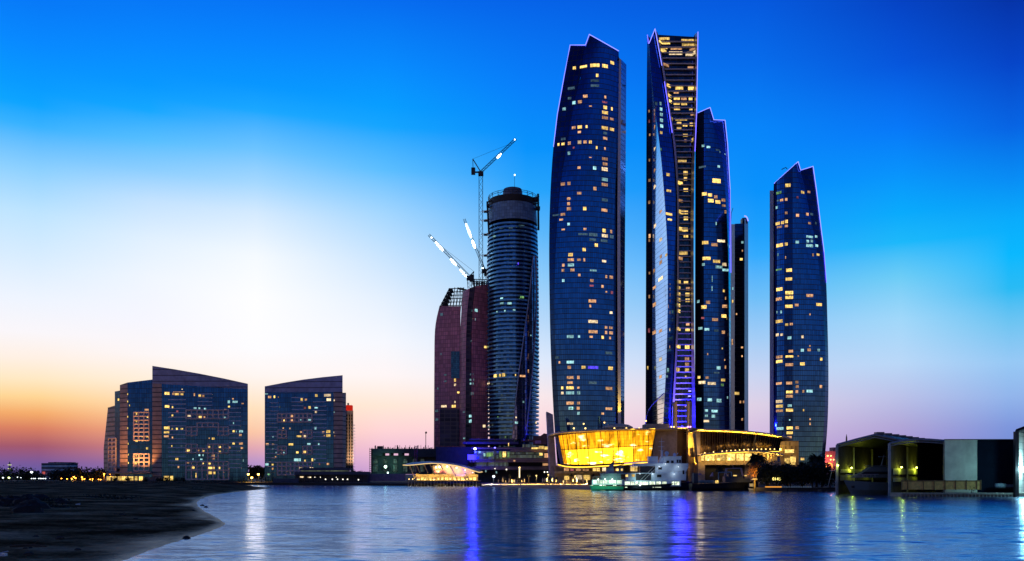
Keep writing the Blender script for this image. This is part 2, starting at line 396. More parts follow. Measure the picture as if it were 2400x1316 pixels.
s1.strip('fin', M_fin, (607, [(134, 1451), (540, 1447), (1120, 1449)]), (607, [(134, 1456), (540, 1454), (1120, 1456)]), 136, 140, nu=1)
s1.strip('glass_facade', M_panel, (608, [(134, 1456), (540, 1454), (1120, 1456)]), (617, [(152, 1468), (300, 1467), (560, 1465), (800, 1464), (1120, 1463)]), 140, 152, nu=2)
s1.close(M_shell)
led(r1, [(1297, 345), (1306, 270), (1322, 180), (1336, 107), (1372, 107)], s1.hit and (lambda x, y: 606 if x < 1350 else 603), M_ledw)
led(r1, [(1372, 107), (1381, 82)], 603, M_ledw); led(r1, [(1381, 82), (1415, 101), (1450, 121)], lambda x, y: 601 if x == 1415 else (603 if x < 1400 else 608), M_ledw)
out = []
W1A = '''268,312,22,22,y 322,300,50,18,y 390,291,65,26,y 450,287,40,26,y 493,287,26,24,y 404,351,18,24,y 390,383,60,18,d 390,408,60,18,d 250,415,50,20,d 333,474,32,22,o
452,463,14,22,o 266,517,24,24,c 301,508,28,22,o 208,540,24,22,c 240,498,26,18,d 364,535,20,8,o 448,517,36,14,p 451,548,26,26,y 491,549,12,24,y 450,577,42,24,y 450,606,42,22,o 491,606,26,18,o
300,648,32,24,y 264,661,26,20,o 341,647,14,20,y 298,677,24,16,o 449,664,46,24,y 491,666,30,22,y 451,695,26,18,d 451,722,30,20,o 238,750,20,24,o 299,737,26,26,w 332,731,24,22,o 202,738,32,18,d
201,765,22,18,y 174,750,14,20,y 363,756,20,24,y 401,779,12,22,y 450,779,12,20,o 265,776,14,14,p 236,809,18,24,c 449,836,40,22,o 451,864,34,22,o 296,882,22,18,o 389,896,24,26,c 448,893,42,26,w
363,849,18,6,o 448,980,42,24,c 448,1006,42,22,o 390,1009,22,26,o 200,990,30,24,o 236,979,22,24,o 297,1052,30,18,o 448,1095,42,22,d 235,1066,26,10,o 235,1090,20,20,o 234,1120,20,22,o 236,1147,30,24,o
200,1160,32,20,o 330,1131,24,26,y 446,1152,42,22,o 160,1180,50,12,d 190,1193,26,14,o 234,1235,18,20,c 331,1248,22,16,o 445,1267,24,26,y 487,1268,14,24,o 202,1275,24,12,o 380,1300,60,24,d 449,1297,42,24,w 490,1297,26,24,d'''
W1B = '''410,62,50,20,d 340,62,50,20,d 280,38,70,16,d 362,94,24,26,y 203,139,34,26,y 287,129,24,26,y 204,196,46,22,o 205,228,46,24,c 214,258,30,22,o 158,209,18,22,o 156,238,20,22,o 255,194,28,18,o
288,187,14,26,o 410,183,30,18,w 343,246,50,14,c 335,301,26,22,o 424,300,14,22,o 454,301,26,24,o 158,326,18,22,c 257,281,18,20,o 333,358,30,14,p 400,361,18,22,o 458,390,16,22,p 424,385,14,12,o 337,453,56,24,o
325,485,14,22,o 453,516,20,18,w 342,571,70,24,w 422,601,18,20,o 452,603,26,20,o 342,631,66,24,o 422,631,16,24,o 453,630,26,24,o 401,660,18,24,y 447,661,14,20,o 330,661,24,16,o 201,672,50,24,c 255,668,16,20,c
440,750,50,22,d 120,772,30,20,d 201,821,54,22,c 195,852,26,24,o 135,830,14,18,o 283,843,30,22,y 342,838,76,22,b 450,841,34,26,y 201,908,50,22,o 251,906,18,26,o 200,938,40,20,o 340,930,60,20,d 200,969,54,24,y
252,962,18,16,o 152,972,16,22,y 200,997,60,24,c 253,994,24,26,c 152,1000,18,20,w 200,1057,54,24,o 252,1058,22,22,o 205,1087,36,24,c 250,1085,22,24,o 252,1144,20,24,c 440,992,50,24,o 440,1111,50,20,o
401,1145,20,16,o 200,1203,44,18,w 207,1111,44,10,g'''
s1.windows(W1A, 1240, 40, 2.53, out, fh=3.6); s1.windows(W1B, 1260, 540, 2.633, out, fh=3.6); s1.put(out)

# --- the tallest tower, with the open balcony core
r2 = tower(1570, 640, 'tallest skyscraper, with two blue lit fins framing a narrow core of yellow lit balconies')
s2 = Shell(r2, 26, .3)
e2a = [(83, 1517), (300, 1515), (1000, 1513), (1120, 1513)]
e2b = [(104, 1520), (200, 1527), (300, 1528), (940, 1529), (1120, 1529)]
e2c = [(104, 1521), (198, 1528.5), (285, 1539), (388, 1551), (560, 1563), (692, 1565), (844, 1562), (922, 1558), (1000, 1554), (1120, 1548)]
e2d = [(68, 1535), (155, 1551), (193, 1557), (257, 1567), (325, 1577), (396, 1583.5), (471, 1587), (578, 1587), (730, 1586), (844, 1582), (920, 1578), (980, 1575), (1120, 1572)]
e2e = [(y, x+4.5) for y, x in e2d]
e2f = [(87, 1629), (214, 1628), (309, 1625.5), (396, 1620), (578, 1618.6), (844, 1620.5), (996, 1622), (1120, 1623)]
e2g = [(76, 1635.5), (261, 1632.5), (356, 1628.5), (540, 1626), (730, 1626.5), (977, 1630), (1120, 1632)]
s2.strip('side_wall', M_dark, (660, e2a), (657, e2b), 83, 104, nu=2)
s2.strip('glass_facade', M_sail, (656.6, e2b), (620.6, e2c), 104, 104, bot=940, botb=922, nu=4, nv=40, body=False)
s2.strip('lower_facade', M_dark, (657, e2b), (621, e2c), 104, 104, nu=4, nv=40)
s2.strip('glass_facade', M_panel, (621, e2c), (626, e2d), 103, 68, nu=4, nv=40)
s2.strip('fin', M_fin, (625, e2d), (626, e2e), 70, 78, nu=1, nv=40)
s2.strip('core_wall', M_core, (629, e2e), (629, e2f), 82, 87, nu=2, nv=40)
s2.strip('fin', M_fin, (627, e2f), (621, e2g), 80, 76, nu=1, nv=40)
s2.close(M_shell)
fe, ff = curve(e2e), curve(e2f)
z0 = 1.5
for k in range(9, 81):
    z = z0+4.05*k; py = HOR-(z-H)*F/628
    if py < 84 or py > 1004: continue
    a, b2 = P(fe(py)+.3, py, 628), P(ff(py)-.3, py, 628)
    MB().box(a.x, b2.x, 627.2, 628.9, z-.3, z+.35).build('balcony', M_slab, r2)
led(r2, [(1517, 83), (1519.5, 104)], 658, M_led); led(r2, [(1521, 103), (1535, 69)], lambda x, y: 621 if x < 1530 else 625.5, M_ledw)
led(r2, [(1535, 69), (1543, 112), (1551, 155)], 625, M_ledw); led(r2, [(1557, 193), (1567, 257), (1575, 312)], 625, M_led)
led(r2, [(1635.5, 76), (1634.5, 140), (1632.5, 261)], 621, M_ledw); led(r2, [(1632.5, 261), (1628.5, 356)], 621, M_led, .25)
out = []
W2A = '''195,130,72,18,y 196,157,78,18,y 333,140,90,18,y 337,167,90,18,y 195,184,42,18,y 360,198,40,16,o 265,190,80,14,o 190,208,40,24,y 262,216,94,26,w 350,222,70,30,w 205,292,40,20,o 350,300,40,14,o
221,414,28,24,y 283,420,56,32,y 352,422,40,34,y 215,445,14,22,o 265,447,36,22,o 226,475,24,24,y 268,482,42,28,y 310,484,40,26,o 350,485,26,26,y 231,507,20,22,y 268,513,44,24,y 312,518,40,16,y 270,544,42,24,y
352,545,24,24,y 359,577,22,24,o 239,600,12,24,y 295,608,82,18,y 282,634,32,26,y 318,642,34,22,y 355,639,24,26,y 282,665,32,26,y 319,703,32,20,y 319,735,16,22,o 361,735,14,26,y 301,860,60,28,y 320,927,30,30,y
320,961,24,26,y 290,991,34,26,y 322,1027,32,26,y 308,1161,64,28,y 322,1196,30,26,y 292,1095,30,20,o 308,1263,62,28,y 322,1299,30,24,y
172,515,14,24,c 175,548,18,24,c 177,580,20,24,c 178,614,22,26,c 179,648,22,24,c 176,687,16,20,y 147,515,16,26,d 140,640,16,24,o 141,770,20,30,w 140,905,18,24,o 139,1005,18,28,w 217,936,24,22,y 221,1032,32,18,y
174,1152,20,26,o 222,1170,46,18,y 221,1202,46,14,y 139,1240,16,28,w 175,786,12,18,g 139,548,14,22,o 139,580,14,20,p 105,1100,14,24,o 106,970,14,20,o 108,700,10,18,o 104,560,10,20,o 105,620,10,24,p 106,850,10,20,o 107,1300,14,30,o'''
W2B = '''337,36,30,26,y 320,141,62,28,y 303,178,30,24,o 295,323,20,28,y 336,325,32,26,y 294,360,20,28,y 348,362,28,26,o 294,397,20,26,y 345,397,30,28,y 294,432,20,28,y 346,433,30,28,y 292,466,20,26,y 294,502,18,26,y
347,579,26,26,o 346,612,32,28,y 292,612,26,26,y 290,721,28,26,y 344,722,34,28,y 342,794,32,26,o 342,828,28,26,o 286,863,26,32,y 342,865,30,30,y 335,905,14,18,y 337,1085,20,18,o
180,58,22,30,w 181,164,16,28,o 214,154,14,22,y 180,199,20,28,o 140,250,14,28,o 180,300,34,28,w 141,355,24,22,o 222,332,40,10,y 225,362,34,26,w 225,398,34,26,o 225,433,34,24,o 141,460,24,30,o 221,470,18,28,o
225,506,32,26,o 225,612,30,26,w 140,632,26,28,o 178,622,22,24,o 225,720,30,24,o 178,797,20,28,w 178,905,18,26,o 225,862,14,26,c 220,903,12,20,c 110,64,12,22,o 111,265,12,20,o 110,410,12,26,o 108,620,14,36,p 100,850,10,28,y'''
s2.windows(W2A, 1480, 40, 2.53, out); s2.windows(W2B, 1480, 540, 2.633, out); s2.put(out, limit=98)
# wing wall and lit roof band at its foot
b = MB(); b.tube([P(1512, 1002, 612), P(1514, 978, 612), P(1521, 960, 612), P(1533, 944, 612), P(1556, 922, 612)], .35, 6); b.build('glass_rail', M_fin, r2)

# --- the tower half hidden behind it
r3 = tower(1672, 655, 'mid-height glass skyscraper half hidden behind the tallest tower, blue edge light down its right side')
s3 = Shell(r3, 30)
e3M = [(253, 1664), (282, 1672.5), (340, 1687), (435, 1699), (600, 1707), (1000, 1710), (1120, 1710)]
e3L = [(267, 1630), (1120, 1628)]
s3.strip('glass_facade', M_glass, (657, e3L), (652, [(y, 1664) for y in (253, 1120)]), 268, 253, bulge=2, nu=6, nv=36)
s3.strip('glass_facade', M_glass, (652, [(y, 1664) for y in (253, 1120)]), (655, e3M), 253, 282, nu=6, nv=36)
s3.strip('glass_facade', M_panel, (655, e3M), (664, [(283, 1699), (340, 1705), (411, 1709), (455, 1711.6), (654, 1712.6), (1120, 1713)]), 282, 283, nu=2, nv=36)
s3.close(M_shell)
led(r3, [(1635, 266), (1664, 253)], lambda x, y: 656 if x < 1650 else 651, M_ledw); led(r3, [(1664, 253), (1672.5, 282), (1699, 283)], lambda x, y: 652 if x < 1680 else 663, M_ledw)
led(r3, [(1699, 283), (1705, 340), (1709, 411), (1711, 445)], 663, M_ledw); led(r3, [(1711, 445), (1712, 520), (1712.6, 640)], 663, M_led, .2)
out = []
W3A = '''425,765,22,18,c 456,772,26,16,c 540,808,40,14,c 510,790,26,12,d 517,888,18,18,c 420,890,50,14,d 504,973,58,32,y 432,1050,34,24,y 465,1057,30,24,y 500,1068,24,22,o 545,1087,26,22,o 470,1090,40,26,y 512,1098,36,26,y 557,1157,14,24,o 547,1120,26,16,o 502,1226,8,24,c'''
W3B = '''455,77,46,26,y 512,90,46,24,o 553,67,56,20,w 600,95,14,24,c 463,174,60,26,y 525,193,52,24,y 580,212,48,26,w 444,212,22,20,c 540,228,50,22,c 580,246,46,20,c 570,375,14,20,y 412,440,18,22,c 472,445,30,24,o 447,474,40,28,y 575,470,36,24,o 570,530,36,26,y 598,545,24,24,y
516,552,44,22,o 440,542,24,16,p 425,606,30,20,c 465,612,36,20,c 523,620,32,18,d 567,630,24,24,o 602,645,16,24,o 537,850,28,26,c 525,880,40,12,d 467,910,24,18,o 416,908,20,20,y 435,940,50,24,w 495,946,60,22,w 565,925,30,20,y 560,955,20,20,g 418,1044,32,24,c 483,1047,34,24,c 540,1052,36,28,c 597,1033,20,18,c
462,1113,24,20,c 513,1117,46,20,c 462,1146,22,18,c 505,1148,26,24,c 462,1178,40,18,w 580,845,12,26,o 575,800,8,14,o 498,300,6,50,c 497,360,6,40,c 560,730,8,14,y 470,765,8,16,o 580,420,8,24,o'''
s3.windows(W3A, 1480, 40, 2.53, out); s3.windows(W3B, 1480, 540, 2.633, out); s3.put(out)

# --- the narrow dark one behind
r4 = tower(1733, 720, 'narrow dark skyscraper standing behind, with a small curved blue light on its roof')
s4 = Shell(r4, 30)
s4.strip('fin', M_fin, (716, [(525, 1711), (1120, 1712)]), (712, [(525, 1722), (1120, 1722)]), 526, 526, nu=2)
s4.strip('glass_facade', M_dark, (714, [(525, 1722)]), (714, [(525, 1745)]), 525, 524, nu=4)
s4.strip('fin', M_fin, (711, [(525, 1745)]), (717, [(512, 1753.5), (1120, 1754)]), 514, 514, nu=2)
s4.close(M_shell)
led(r4, [(1744, 507), (1748, 508), (1751, 512), (1753, 519)], 711, M_ledw, .5)
b = MB(); b.tube([P(1713, 526, 716), P(1714, 500, 716), P(1718, 488, 716)], .25, 5); b.bp(1740, 1752, 511, 524, 714, 6); b.build('roof_gear', M_dkmetal, r4)
out = []
s4.windows('''684,75,16,18,c 677,180,20,18,y 684,128,8,16,o 648,518,10,14,o 682,724,16,14,o 682,778,10,14,o 650,1008,34,22,y 672,1060,12,20,o 692,1060,12,20,o 683,1168,12,18,o 625,360,8,20,c 624,440,10,24,y 622,690,10,46,o''', 1480, 540, 2.633, out); s4.put(out)

# --- the right-hand tower
r5 = tower(1872, 612, 'rightmost glass skyscraper, standing alone with a blue lit pointed roof and right edge')
s5 = Shell(r5, 34)
e5P = [(380, 1870), (400, 1876), (432, 1884.5), (490, 1896), (548, 1907.6), (620, 1919), (707, 1926), (770, 1931), (828, 1934.6), (955, 1933), (1019, 1930), (1067, 1926.6), (1120, 1922)]
e5R = [(391, 1905), (447, 1913), (545, 1925), (591, 1931), (663, 1936.5), (740, 1939), (859, 1941.6), (955, 1941), (1019, 1938), (1095, 1931), (1120, 1928)]
s5.strip('fin', M_fin, (620, [(446, 1804)]), (612, [(446, 1813)]), 447, 447, nu=2)
s5.strip('glass_facade', M_panel, (612, [(446, 1813.5)]), (606, [(409, 1838)]), 431, 409, nu=4, bulge=.6)
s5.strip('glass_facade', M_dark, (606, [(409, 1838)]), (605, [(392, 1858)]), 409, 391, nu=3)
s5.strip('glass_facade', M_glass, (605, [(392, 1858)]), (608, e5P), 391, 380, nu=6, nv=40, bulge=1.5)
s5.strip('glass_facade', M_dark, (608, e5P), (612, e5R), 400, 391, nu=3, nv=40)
s5.close(M_shell)
led(r5, [(1814, 431), (1838, 409), (1858, 391), (1870, 380)], lambda x, y: 612-(x-1814)*.11, M_ledw); led(r5, [(1870, 380), (1876, 400), (1905, 391)], lambda x, y: 607 if x < 1880 else 612, M_ledw)
led(r5, [(1905, 391), (1913, 447), (1925, 545), (1931, 591)], 612, M_ledw); led(r5, [(1931, 591), (1936.5, 663)], 612, M_led, .2)
b = MB(); b.tube([P(1845, 397, 613), P(1842, 393, 613), P(1835, 396, 613), P(1832, 398, 613)], .3, 5); b.build('roof_gear', M_dkmetal, r5)
out = []
W5A = '''369,260,52,34,y 295,320,50,26,g 318,380,30,24,o 290,383,26,18,d 355,374,24,28,o 489,316,32,26,y 539,314,26,22,o 447,358,20,22,p 278,440,20,28,c 355,484,24,26,o 447,503,30,30,o 527,494,24,28,o 562,494,26,24,d 286,570,40,30,y 325,562,30,30,y
356,553,28,34,y 300,597,50,20,o 356,590,30,24,o 545,567,26,22,o 596,567,18,24,d 545,677,64,22,c 598,676,24,24,c 445,720,34,28,c 530,713,24,26,c 563,712,22,26,c 545,749,66,30,c 602,749,28,26,c 302,746,64,36,y 355,737,28,32,y 288,823,10,28,c 350,845,8,26,o
573,824,16,28,o 613,822,26,22,y 378,948,56,34,y 377,1020,64,32,y 300,1103,60,34,y 380,1131,76,34,y 380,1169,76,32,y 295,1182,56,32,o 546,1154,66,30,o 622,1227,54,30,y 377,1241,72,32,y 440,1231,38,26,o 280,1290,10,26,c 314,1287,16,28,c 295,943,56,18,g'''
W5B = '''270,168,60,30,y 325,193,28,22,y 359,189,28,22,o 256,268,26,26,w 288,266,22,22,w 345,290,34,28,c 441,282,20,28,w 355,388,40,26,o 440,381,28,26,c 490,378,30,26,o 560,380,22,24,c 271,430,56,26,o 345,427,68,20,y 271,463,56,28,y 345,487,70,26,o
441,481,42,28,y 579,446,20,28,y 410,424,12,12,o 343,622,52,26,o 268,625,50,22,o 400,615,26,24,o 402,648,26,26,o 346,688,58,26,y 345,719,62,26,o 399,685,24,26,o 447,683,18,26,o 494,681,56,26,c 576,648,22,28,o 270,757,58,28,w 272,792,60,28,y
347,788,36,24,c 272,826,60,22,o 346,821,62,28,y 449,821,12,20,y 347,893,12,12,c 497,887,12,18,o 497,921,12,24,o 275,956,62,26,c 347,952,54,28,y 402,950,30,26,o 347,987,56,26,y 345,1020,40,22,o 345,1120,64,26,y 350,1185,72,34,y 440,1178,30,22,o 496,350,12,16,o 496,118,12,18,o'''
s5.windows(W5A, 1740, 360, 3.4615, out); s5.windows(W5B, 1740, 700, 3.135, out); s5.put(out)

# ================================================================ two towers still being built
M_tile = facade('red_cladding', (.62, .23, .29), frame=(.27, .10, .13), pw=2.0, fh=3.3, mw=.12, mh=.12, tilt=.0, var=.3, metal=0.0, rough=.45)
M_teal = facade('teal_netting', (.06, .30, .36), frame=(.02, .06, .10), pw=1.2, fh=1.6, metal=0, rough=.7, var=.5)
M_unclad = facade('unclad_concrete', (.07, .06, .10), frame=(.10, .09, .11), pw=5, fh=3.3, mh=.2, metal=0, rough=.8)
p = P(1080, 1110, 690)
r7 = thing('skyscraper', (p.x, 690, 1.5), 'dark red clad skyscraper under construction, its top still bare steel, left of the round tower', 'skyscraper', 'towers still being built')
s7 = Shell(r7, 28, .5)
e7a = [(682, 1085), (720, 1082), (800, 1078), (1030, 1077), (1120, 1077)]
s7.strip('cladding', M_tile, (700, [(718, 1030), (750, 1022.5), (780, 1019), (840, 1018), (1045, 1017), (1120, 1017)]), (693, [(718, 1079.5), (1120, 1077)]), 718, 718, nu=5, bulge=1)
s7.strip('cladding', M_tile, (691, e7a), (684, [(677, 1101), (740, 1094.5), (841, 1092), (1120, 1091)]), 684, 676, nu=4, bulge=1)
s7.strip('recess_wall', M_unclad, (688, [(677, 1101), (740, 1094.5), (841, 1092), (1120, 1091)]), (689, [(670, 1114), (740, 1107), (841, 1105), (1120, 1105)]), 676, 671, nu=2)
s7.strip('cladding', M_tile, (686, [(670, 1114), (740, 1107), (841, 1105), (1120, 1105)]), (696, [(668, 1144)]), 671, 667, nu=4, bulge=1)
s7.close(plain('raw_concrete', (.10, .07, .09), .8))
MB().bp(1057, 1077, 824, 887, 691.5, 1).build('safety_net', M_teal, r7)
MB().bp(1031, 1076, 958, 1046, 691.8, .8).build('scaffold_screen', M_unclad, r7)
b = MB()
for i in range(6):
    y = 717-i*8; x0 = 1033+i*4.2
    b.tube([P(x0, y, 700), P(1086, y-1, 700)], .35, 4); b.tube([P(x0, y, 712), P(1086, y-1, 712)], .35, 4); b.bp(x0-3, x0+12-i, y, y+2.2, 699, 14)
for i in range(8):
    x = 1034+i*7; b.tube([P(x, 719, 700), P(x+4, 716-min(i*11, 42), 700)], .3, 4); b.tube([P(x, 719, 700), P(x+9, 716-min(i*9, 38), 700)], .22, 4)
b.tube([P(1032, 719, 700), P(1054, 676, 700)], .5, 4); b.tube([P(1072, 676, 700), P(1094, 681, 700)], .8, 4)
b.build('steel_frame', M_dkmetal, r7)
b = MB()
for i in range(9):
    x = 1108+i*4; b.tube([P(x, 669, 700), P(x+random.uniform(-1, 1), 658+random.uniform(-4, 4), 700)], .3, 4)
for y in (664, 660, 655): b.tube([P(1106, y, 700), P(1142, y+1, 700)], .35, 4)
for i in range(5): b.bp(1109+i*6, 1113+i*6, 660+i % 3, 669, 699, 5)
b.build('roof_formwork', M_dkmetal, r7)
out = []
s7.windows('''165,292,24,26,d 163,290,14,16,c 407,263,24,26,c 390,325,30,22,c 385,262,30,20,d 375,710,30,18,d 376,748,36,18,c 374,775,30,18,c 258,752,16,30,y 258,785,16,20,w 281,838,18,16,y 378,845,18,26,c 180,935,46,20,w 249,935,34,24,y 258,905,12,18,w 130,968,26,22,d 130,1028,26,22,d
365,1005,22,24,c 365,1040,22,28,c 462,1074,22,24,w 320,975,20,16,d 470,520,20,20,y 190,760,20,14,d 190,715,20,14,d 322,1160,16,14,c 138,812,14,20,d 372,480,10,14,d 160,570,10,20,d''', 980, 640, 2.99, out); s7.put(out)

# --- round tower
YC = 700; xc = P(1201.5, 1110, YC).x
r6 = thing('skyscraper', (xc, YC, 1.5), 'round dark skyscraper under construction, ringed by balconies and topped by a drum', 'skyscraper', 'towers still being built')
def zr(py): return H-(py-HOR)*YC/F
K = YC/F
def R6(py):
    return K*curve([(460, 55), (495, 56), (527, 57.5), (600, 60), (760, 62), (900, 62.5), (1020, 61.5), (1120, 60)])(py)
M_con6 = facade('grey_panels', (.13, .27, .46), frame=(.05, .10, .17), pw=2.2, fh=2.6, metal=0, rough=.5, mw=.07, mh=.07, var=.3)
M_back6 = facade('balcony_glazing', (.06, .15, .26), frame=(.015, .02, .03), pw=2.5, fh=3.15, var=.8, tilt=.06)
M_bal = plain('balcony_rail', (.16, .42, .66), .25, .5, var=.3)
b = MB(); b.lathe((xc, YC, 0), [(R6(y)-2.2, zr(y)) for y in range(1120, 520, -20)], 64); b.build('core_wall', M_back6, r6, True)
b = MB(); b.lathe((xc, YC, 0), [(R6(528), zr(529)), (R6(488), zr(488))], 64); b.build('crown_wall', M_con6, r6, True)
b = MB(); b.lathe((xc, YC, 0), [(R6(488), zr(488)), (R6(480)+.4, zr(487)), (R6(474)+.4, zr(473)), (0.1, zr(473))], 64); b.build('parapet', M_black, r6)
b = MB(); b.lathe((xc, YC, 0), [(23*K, zr(476)), (23*K, zr(452)), (21*K, zr(445)), (14*K, zr(442.5)), (.1, zr(441.5))], 40); b.build('roof_drum', plain('drum_cladding', (.09, .13, .22), .5), r6, True)
b = MB()
n = 20
for k in range(n+1):
    a0, a1 = k*math.tau/n, (k+1)*math.tau/n; rr = R6(470)+.6
    q = lambda a, z, s=rr: V((xc+math.cos(a)*s, YC+math.sin(a)*s, z))
    b.tube([q(a0, zr(473)), q(a0, zr(463))], .22, 4)
    for zz in (463, 467): b.tube([q(a0, zr(zz)), q(a1, zr(zz))], .2, 4)
    if k % 2: b.tube([q(a0, zr(473)), q(a1, zr(463))], .16, 4)
b.build('roof_scaffold', M_dkmetal, r6)
z = zr(1022); nfl = 0
while z < zr(530) and nfl < 98:
    py = HOR-(z-H)/K; r = R6(py); b = MB()
    b.lathe((xc, YC, 0), [(r-2.6, z-.35), (r, z-.35), (r, z+.95), (r-.15, z+.95), (r-.15, z+.02), (r-2.6, z+.02)], 56)
    b.build('balcony', M_bal, r6); z += 3.25; nfl += 1
def Y6(px, ex=.8):
    rr = 61.5*K+ex; x = (px-1201.5)*K; return YC-math.sqrt(max(4, rr*rr-x*x))
M_rib = facade('ribbon_glass', (.20, .22, .42), frame=(.04, .05, .09), pw=2, fh=3.25, var=.5)
cl = curve([(600, 1250), (697, 1240), (790, 1227.5), (891, 1214), (1008, 1202), (1030, 1200)]); cr = curve([(600, 1256), (697, 1258), (790, 1254), (874, 1247.5), (991, 1236), (1030, 1232)])
rows, uvs = [], []
for j in range(25):
    y = 600+430*j/24; row = [P(cl(y)+(cr(y)-cl(y))*i/6, y, Y6(cl(y)+(cr(y)-cl(y))*i/6, .7)) for i in range(7)]; rows.append(row[::-1]); uvs.append([(p.x, p.z) for p in row[::-1]])
MB().grid(rows, uvs).build('glass_ribbon', M_rib, r6, True)
b = MB()
for c_ in (cl, cr): b.tube([P(c_(y), y, Y6(c_(y), 1.0)) for y in range(600, 1031, 20)], .5, 6)
b.build('ribbon_frame', M_fin, r6)
b = MB()   # climbing brackets either side of the roof
b.tube([P(1142, 473, 690), P(1146, 550, 688)], .8, 5); b.tube([P(1141, 475, 690), P(1156, 470, 690)], .6, 5); b.bp(1140, 1147, 478, 483, 688, 6); b.build('climbing_frame', M_dkmetal, r6)
b = MB(); b.tube([P(1261, 455, 690), P(1262, 540, 690)], .9, 5)
b.bp(1255, 1266, 484, 489, 688, 6); b.bp(1250, 1260, 462, 470, 690, 5)
for y in (465, 473, 480): b.tube([P(1250, y, 690), P(1264, y-4, 690)], .4, 4)
b.build('climbing_frame', M_dkmetal, r6)
b = MB(); b.tube([P(1206, 442, YC), P(1206, 411, YC)], .15, 5); b.build('antenna', M_dkmetal, r6)
b = MB(); b.lathe(P(1206.4, 410.5, YC), [(.1, -.7), (.7, 0), (.1, .7)], 8); b.build('beacon', glow('beacon_white', (.8, 1, 1), 4), r6)
class R6S:
    r = r6; base = 1.5; put = Shell.put; windows = Shell.windows
    def hit(s, px, py): return Y6(px, .2)
q6 = R6S(); out = []
q6.windows('''728,172,32,18,g 585,215,30,16,c 640,215,36,18,c 585,180,24,12,c 552,275,12,12,c 608,268,14,14,c 672,262,20,14,c 540,723,26,28,y 574,720,14,28,y 598,716,26,30,y 682,718,8,18,y 732,724,46,18,o 492,776,20,14,w 790,440,8,10,c 772,690,10,30,o 738,905,14,16,c 686,1014,12,14,w 688,1050,26,20,c 558,1010,10,8,g 826,1050,10,16,w 612,1150,10,14,g''', 980, 640, 2.99, out, push=1.3)
q6.windows('''558,800,24,14,c 735,1000,10,20,b 760,720,50,10,d 610,740,40,10,d 680,738,36,8,d''', 980, 300, 3.134, out, push=1.3)
q6.put(out)

# ================================================================ tower cranes
M_flood = glow('crane_floodlight', (.78, .92, 1), 9)
def crane(label, base, top, jib, aframe, lights, w=3.2, deck=None, counter=None):
    r = thing('tower_crane', base, label, 'crane', 'tower cranes over the building site')
    b = MB(); lattice(b, base, top, w, max(4, int((V(top)-V(base)).length/5)), .13); b.build('mast', M_dkmetal, r)
    t_ = V(top); b = MB(); lattice(b, t_+V((0, 0, 3)), jib, 1.7, 26, .1); b.build('jib', M_dkmetal, r)
    b = MB(); b.box(t_.x-2.2, t_.x+2.2, t_.y-2, t_.y+2, t_.z, t_.z+3.2); b.build('slewing_cab', M_dkmetal, r)
    cx = V(counter); b = MB(); b.tube([t_+V((0, 0, 3)), cx], .8, 5); b.box(cx.x-1.6, cx.x+1.8, cx.y-1.4, cx.y+1.4, cx.z-2, cx.z+3.6); b.build('counterweight', M_dkmetal, r)
    a = V(aframe); b = MB(); b.tube([t_+V((0, 0, 3)), a], .45, 5); b.tube([cx, a], .25, 4); b.tube([a, V(jib).lerp(t_, .12)], .1, 4); b.build('a_frame', M_dkmetal, r)
    for f, s in lights:
        p = t_.lerp(V(jib), f); g = MB(); g.lathe(p+V((0, -1, 0)), [(.1, -s), (s*.8, -s*.5), (s*.8, s*.5), (.1, s)], 8); g.build('floodlight', M_flood, r)
    return r
crane('tall luffing tower crane beside the round tower, its jib raised to the right', (P(1127, 1110, 738).x, 738, 1.5), P(1127, 412, 738), P(1209, 326, 738), P(1108, 373, 738), [(.52, 1.1), (.48, .8), (.57, .7), (.97, .5)], counter=P(1109, 404, 738))
crane('luffing tower crane on the red tower roof, floodlit jib pointing up left', (P(1101, 676, 707).x, 707, P(0, 676, 707).z), P(1100, 657, 707), P(1005, 551, 707), P(1111, 637, 707), [(.05, .8), (.09, .9), (.14, 1.1), (.18, .9), (.22, .7), (.33, .8), (.37, 1.1), (.41, 1.2), (.45, .8), (.66, 1.0), (.70, 1.25), (.74, 1.0), (.78, 1.15), (.82, .9), (.93, .6)], counter=P(1106, 655, 707))
crane('luffing tower crane mostly hidden behind the tall mast, short floodlit jib pointing up left', (P(1136, 1110, 752).x, 752, 1.5), P(1135, 640, 752), P(1088, 514, 752), P(1131, 615, 752), [(.47, 1.0), (.51, 1.4), (.55, 1.3), (.59, .8), (.66, .9), (.70, 1.1), (.74, 1.3), (.78, 1.3), (.82, 1.1), (.86, 1.0), (.9, .8), (.08, .8)], counter=P(1139, 642, 752))
b = MB()
for y in (496, 517, 550, 599):
    b.tube([P(1127, y, 737), P(1146, y-3, 690)], .3, 4); b.tube([P(1130, y+3, 737), P(1146, y-3, 690)], .2, 4); b.bp(1134, 1143, y-1, y+1.2, 700, 3)
b.build('mast_tie', M_dkmetal, r6)
# ================================================================ apartment blocks on the left
M_bglass = facade('block_glass', (.018, .085, .25), frame=(.012, .022, .045), pw=1.8, fh=3.5, var=.25, tilt=.01, mh=.08)
M_crown = banded('crown_louvres', (.27, .31, .50), (.05, .06, .11), 4.4, .14)
M_band = banded('banded_stone', (.42, .30, .26), (.05, .04, .05), 3.5, .22)
M_lat = plain('lattice_stone', (.80, .64, .60), .7, var=.2)
M_bande = banded('side_bays', (.36, .26, .25), (.06, .05, .07), 3.5, .34)
def block_windows(S, data, ox, oy, scl): 
    out = []; S.windows(data, ox, oy, scl, out, push=.45); S.put(out)
pb = P(470, 1110, 640)
rb = thing('apartment_building', (pb.x, 640, 1.5), 'larger glass apartment block with a raked roof and stepped left end, above the beach', 'apartment block', 'sloped roof apartment blocks')
sb = Shell(rb, 40, .7)
def cv(x): return [(500, x), (1130, x)]
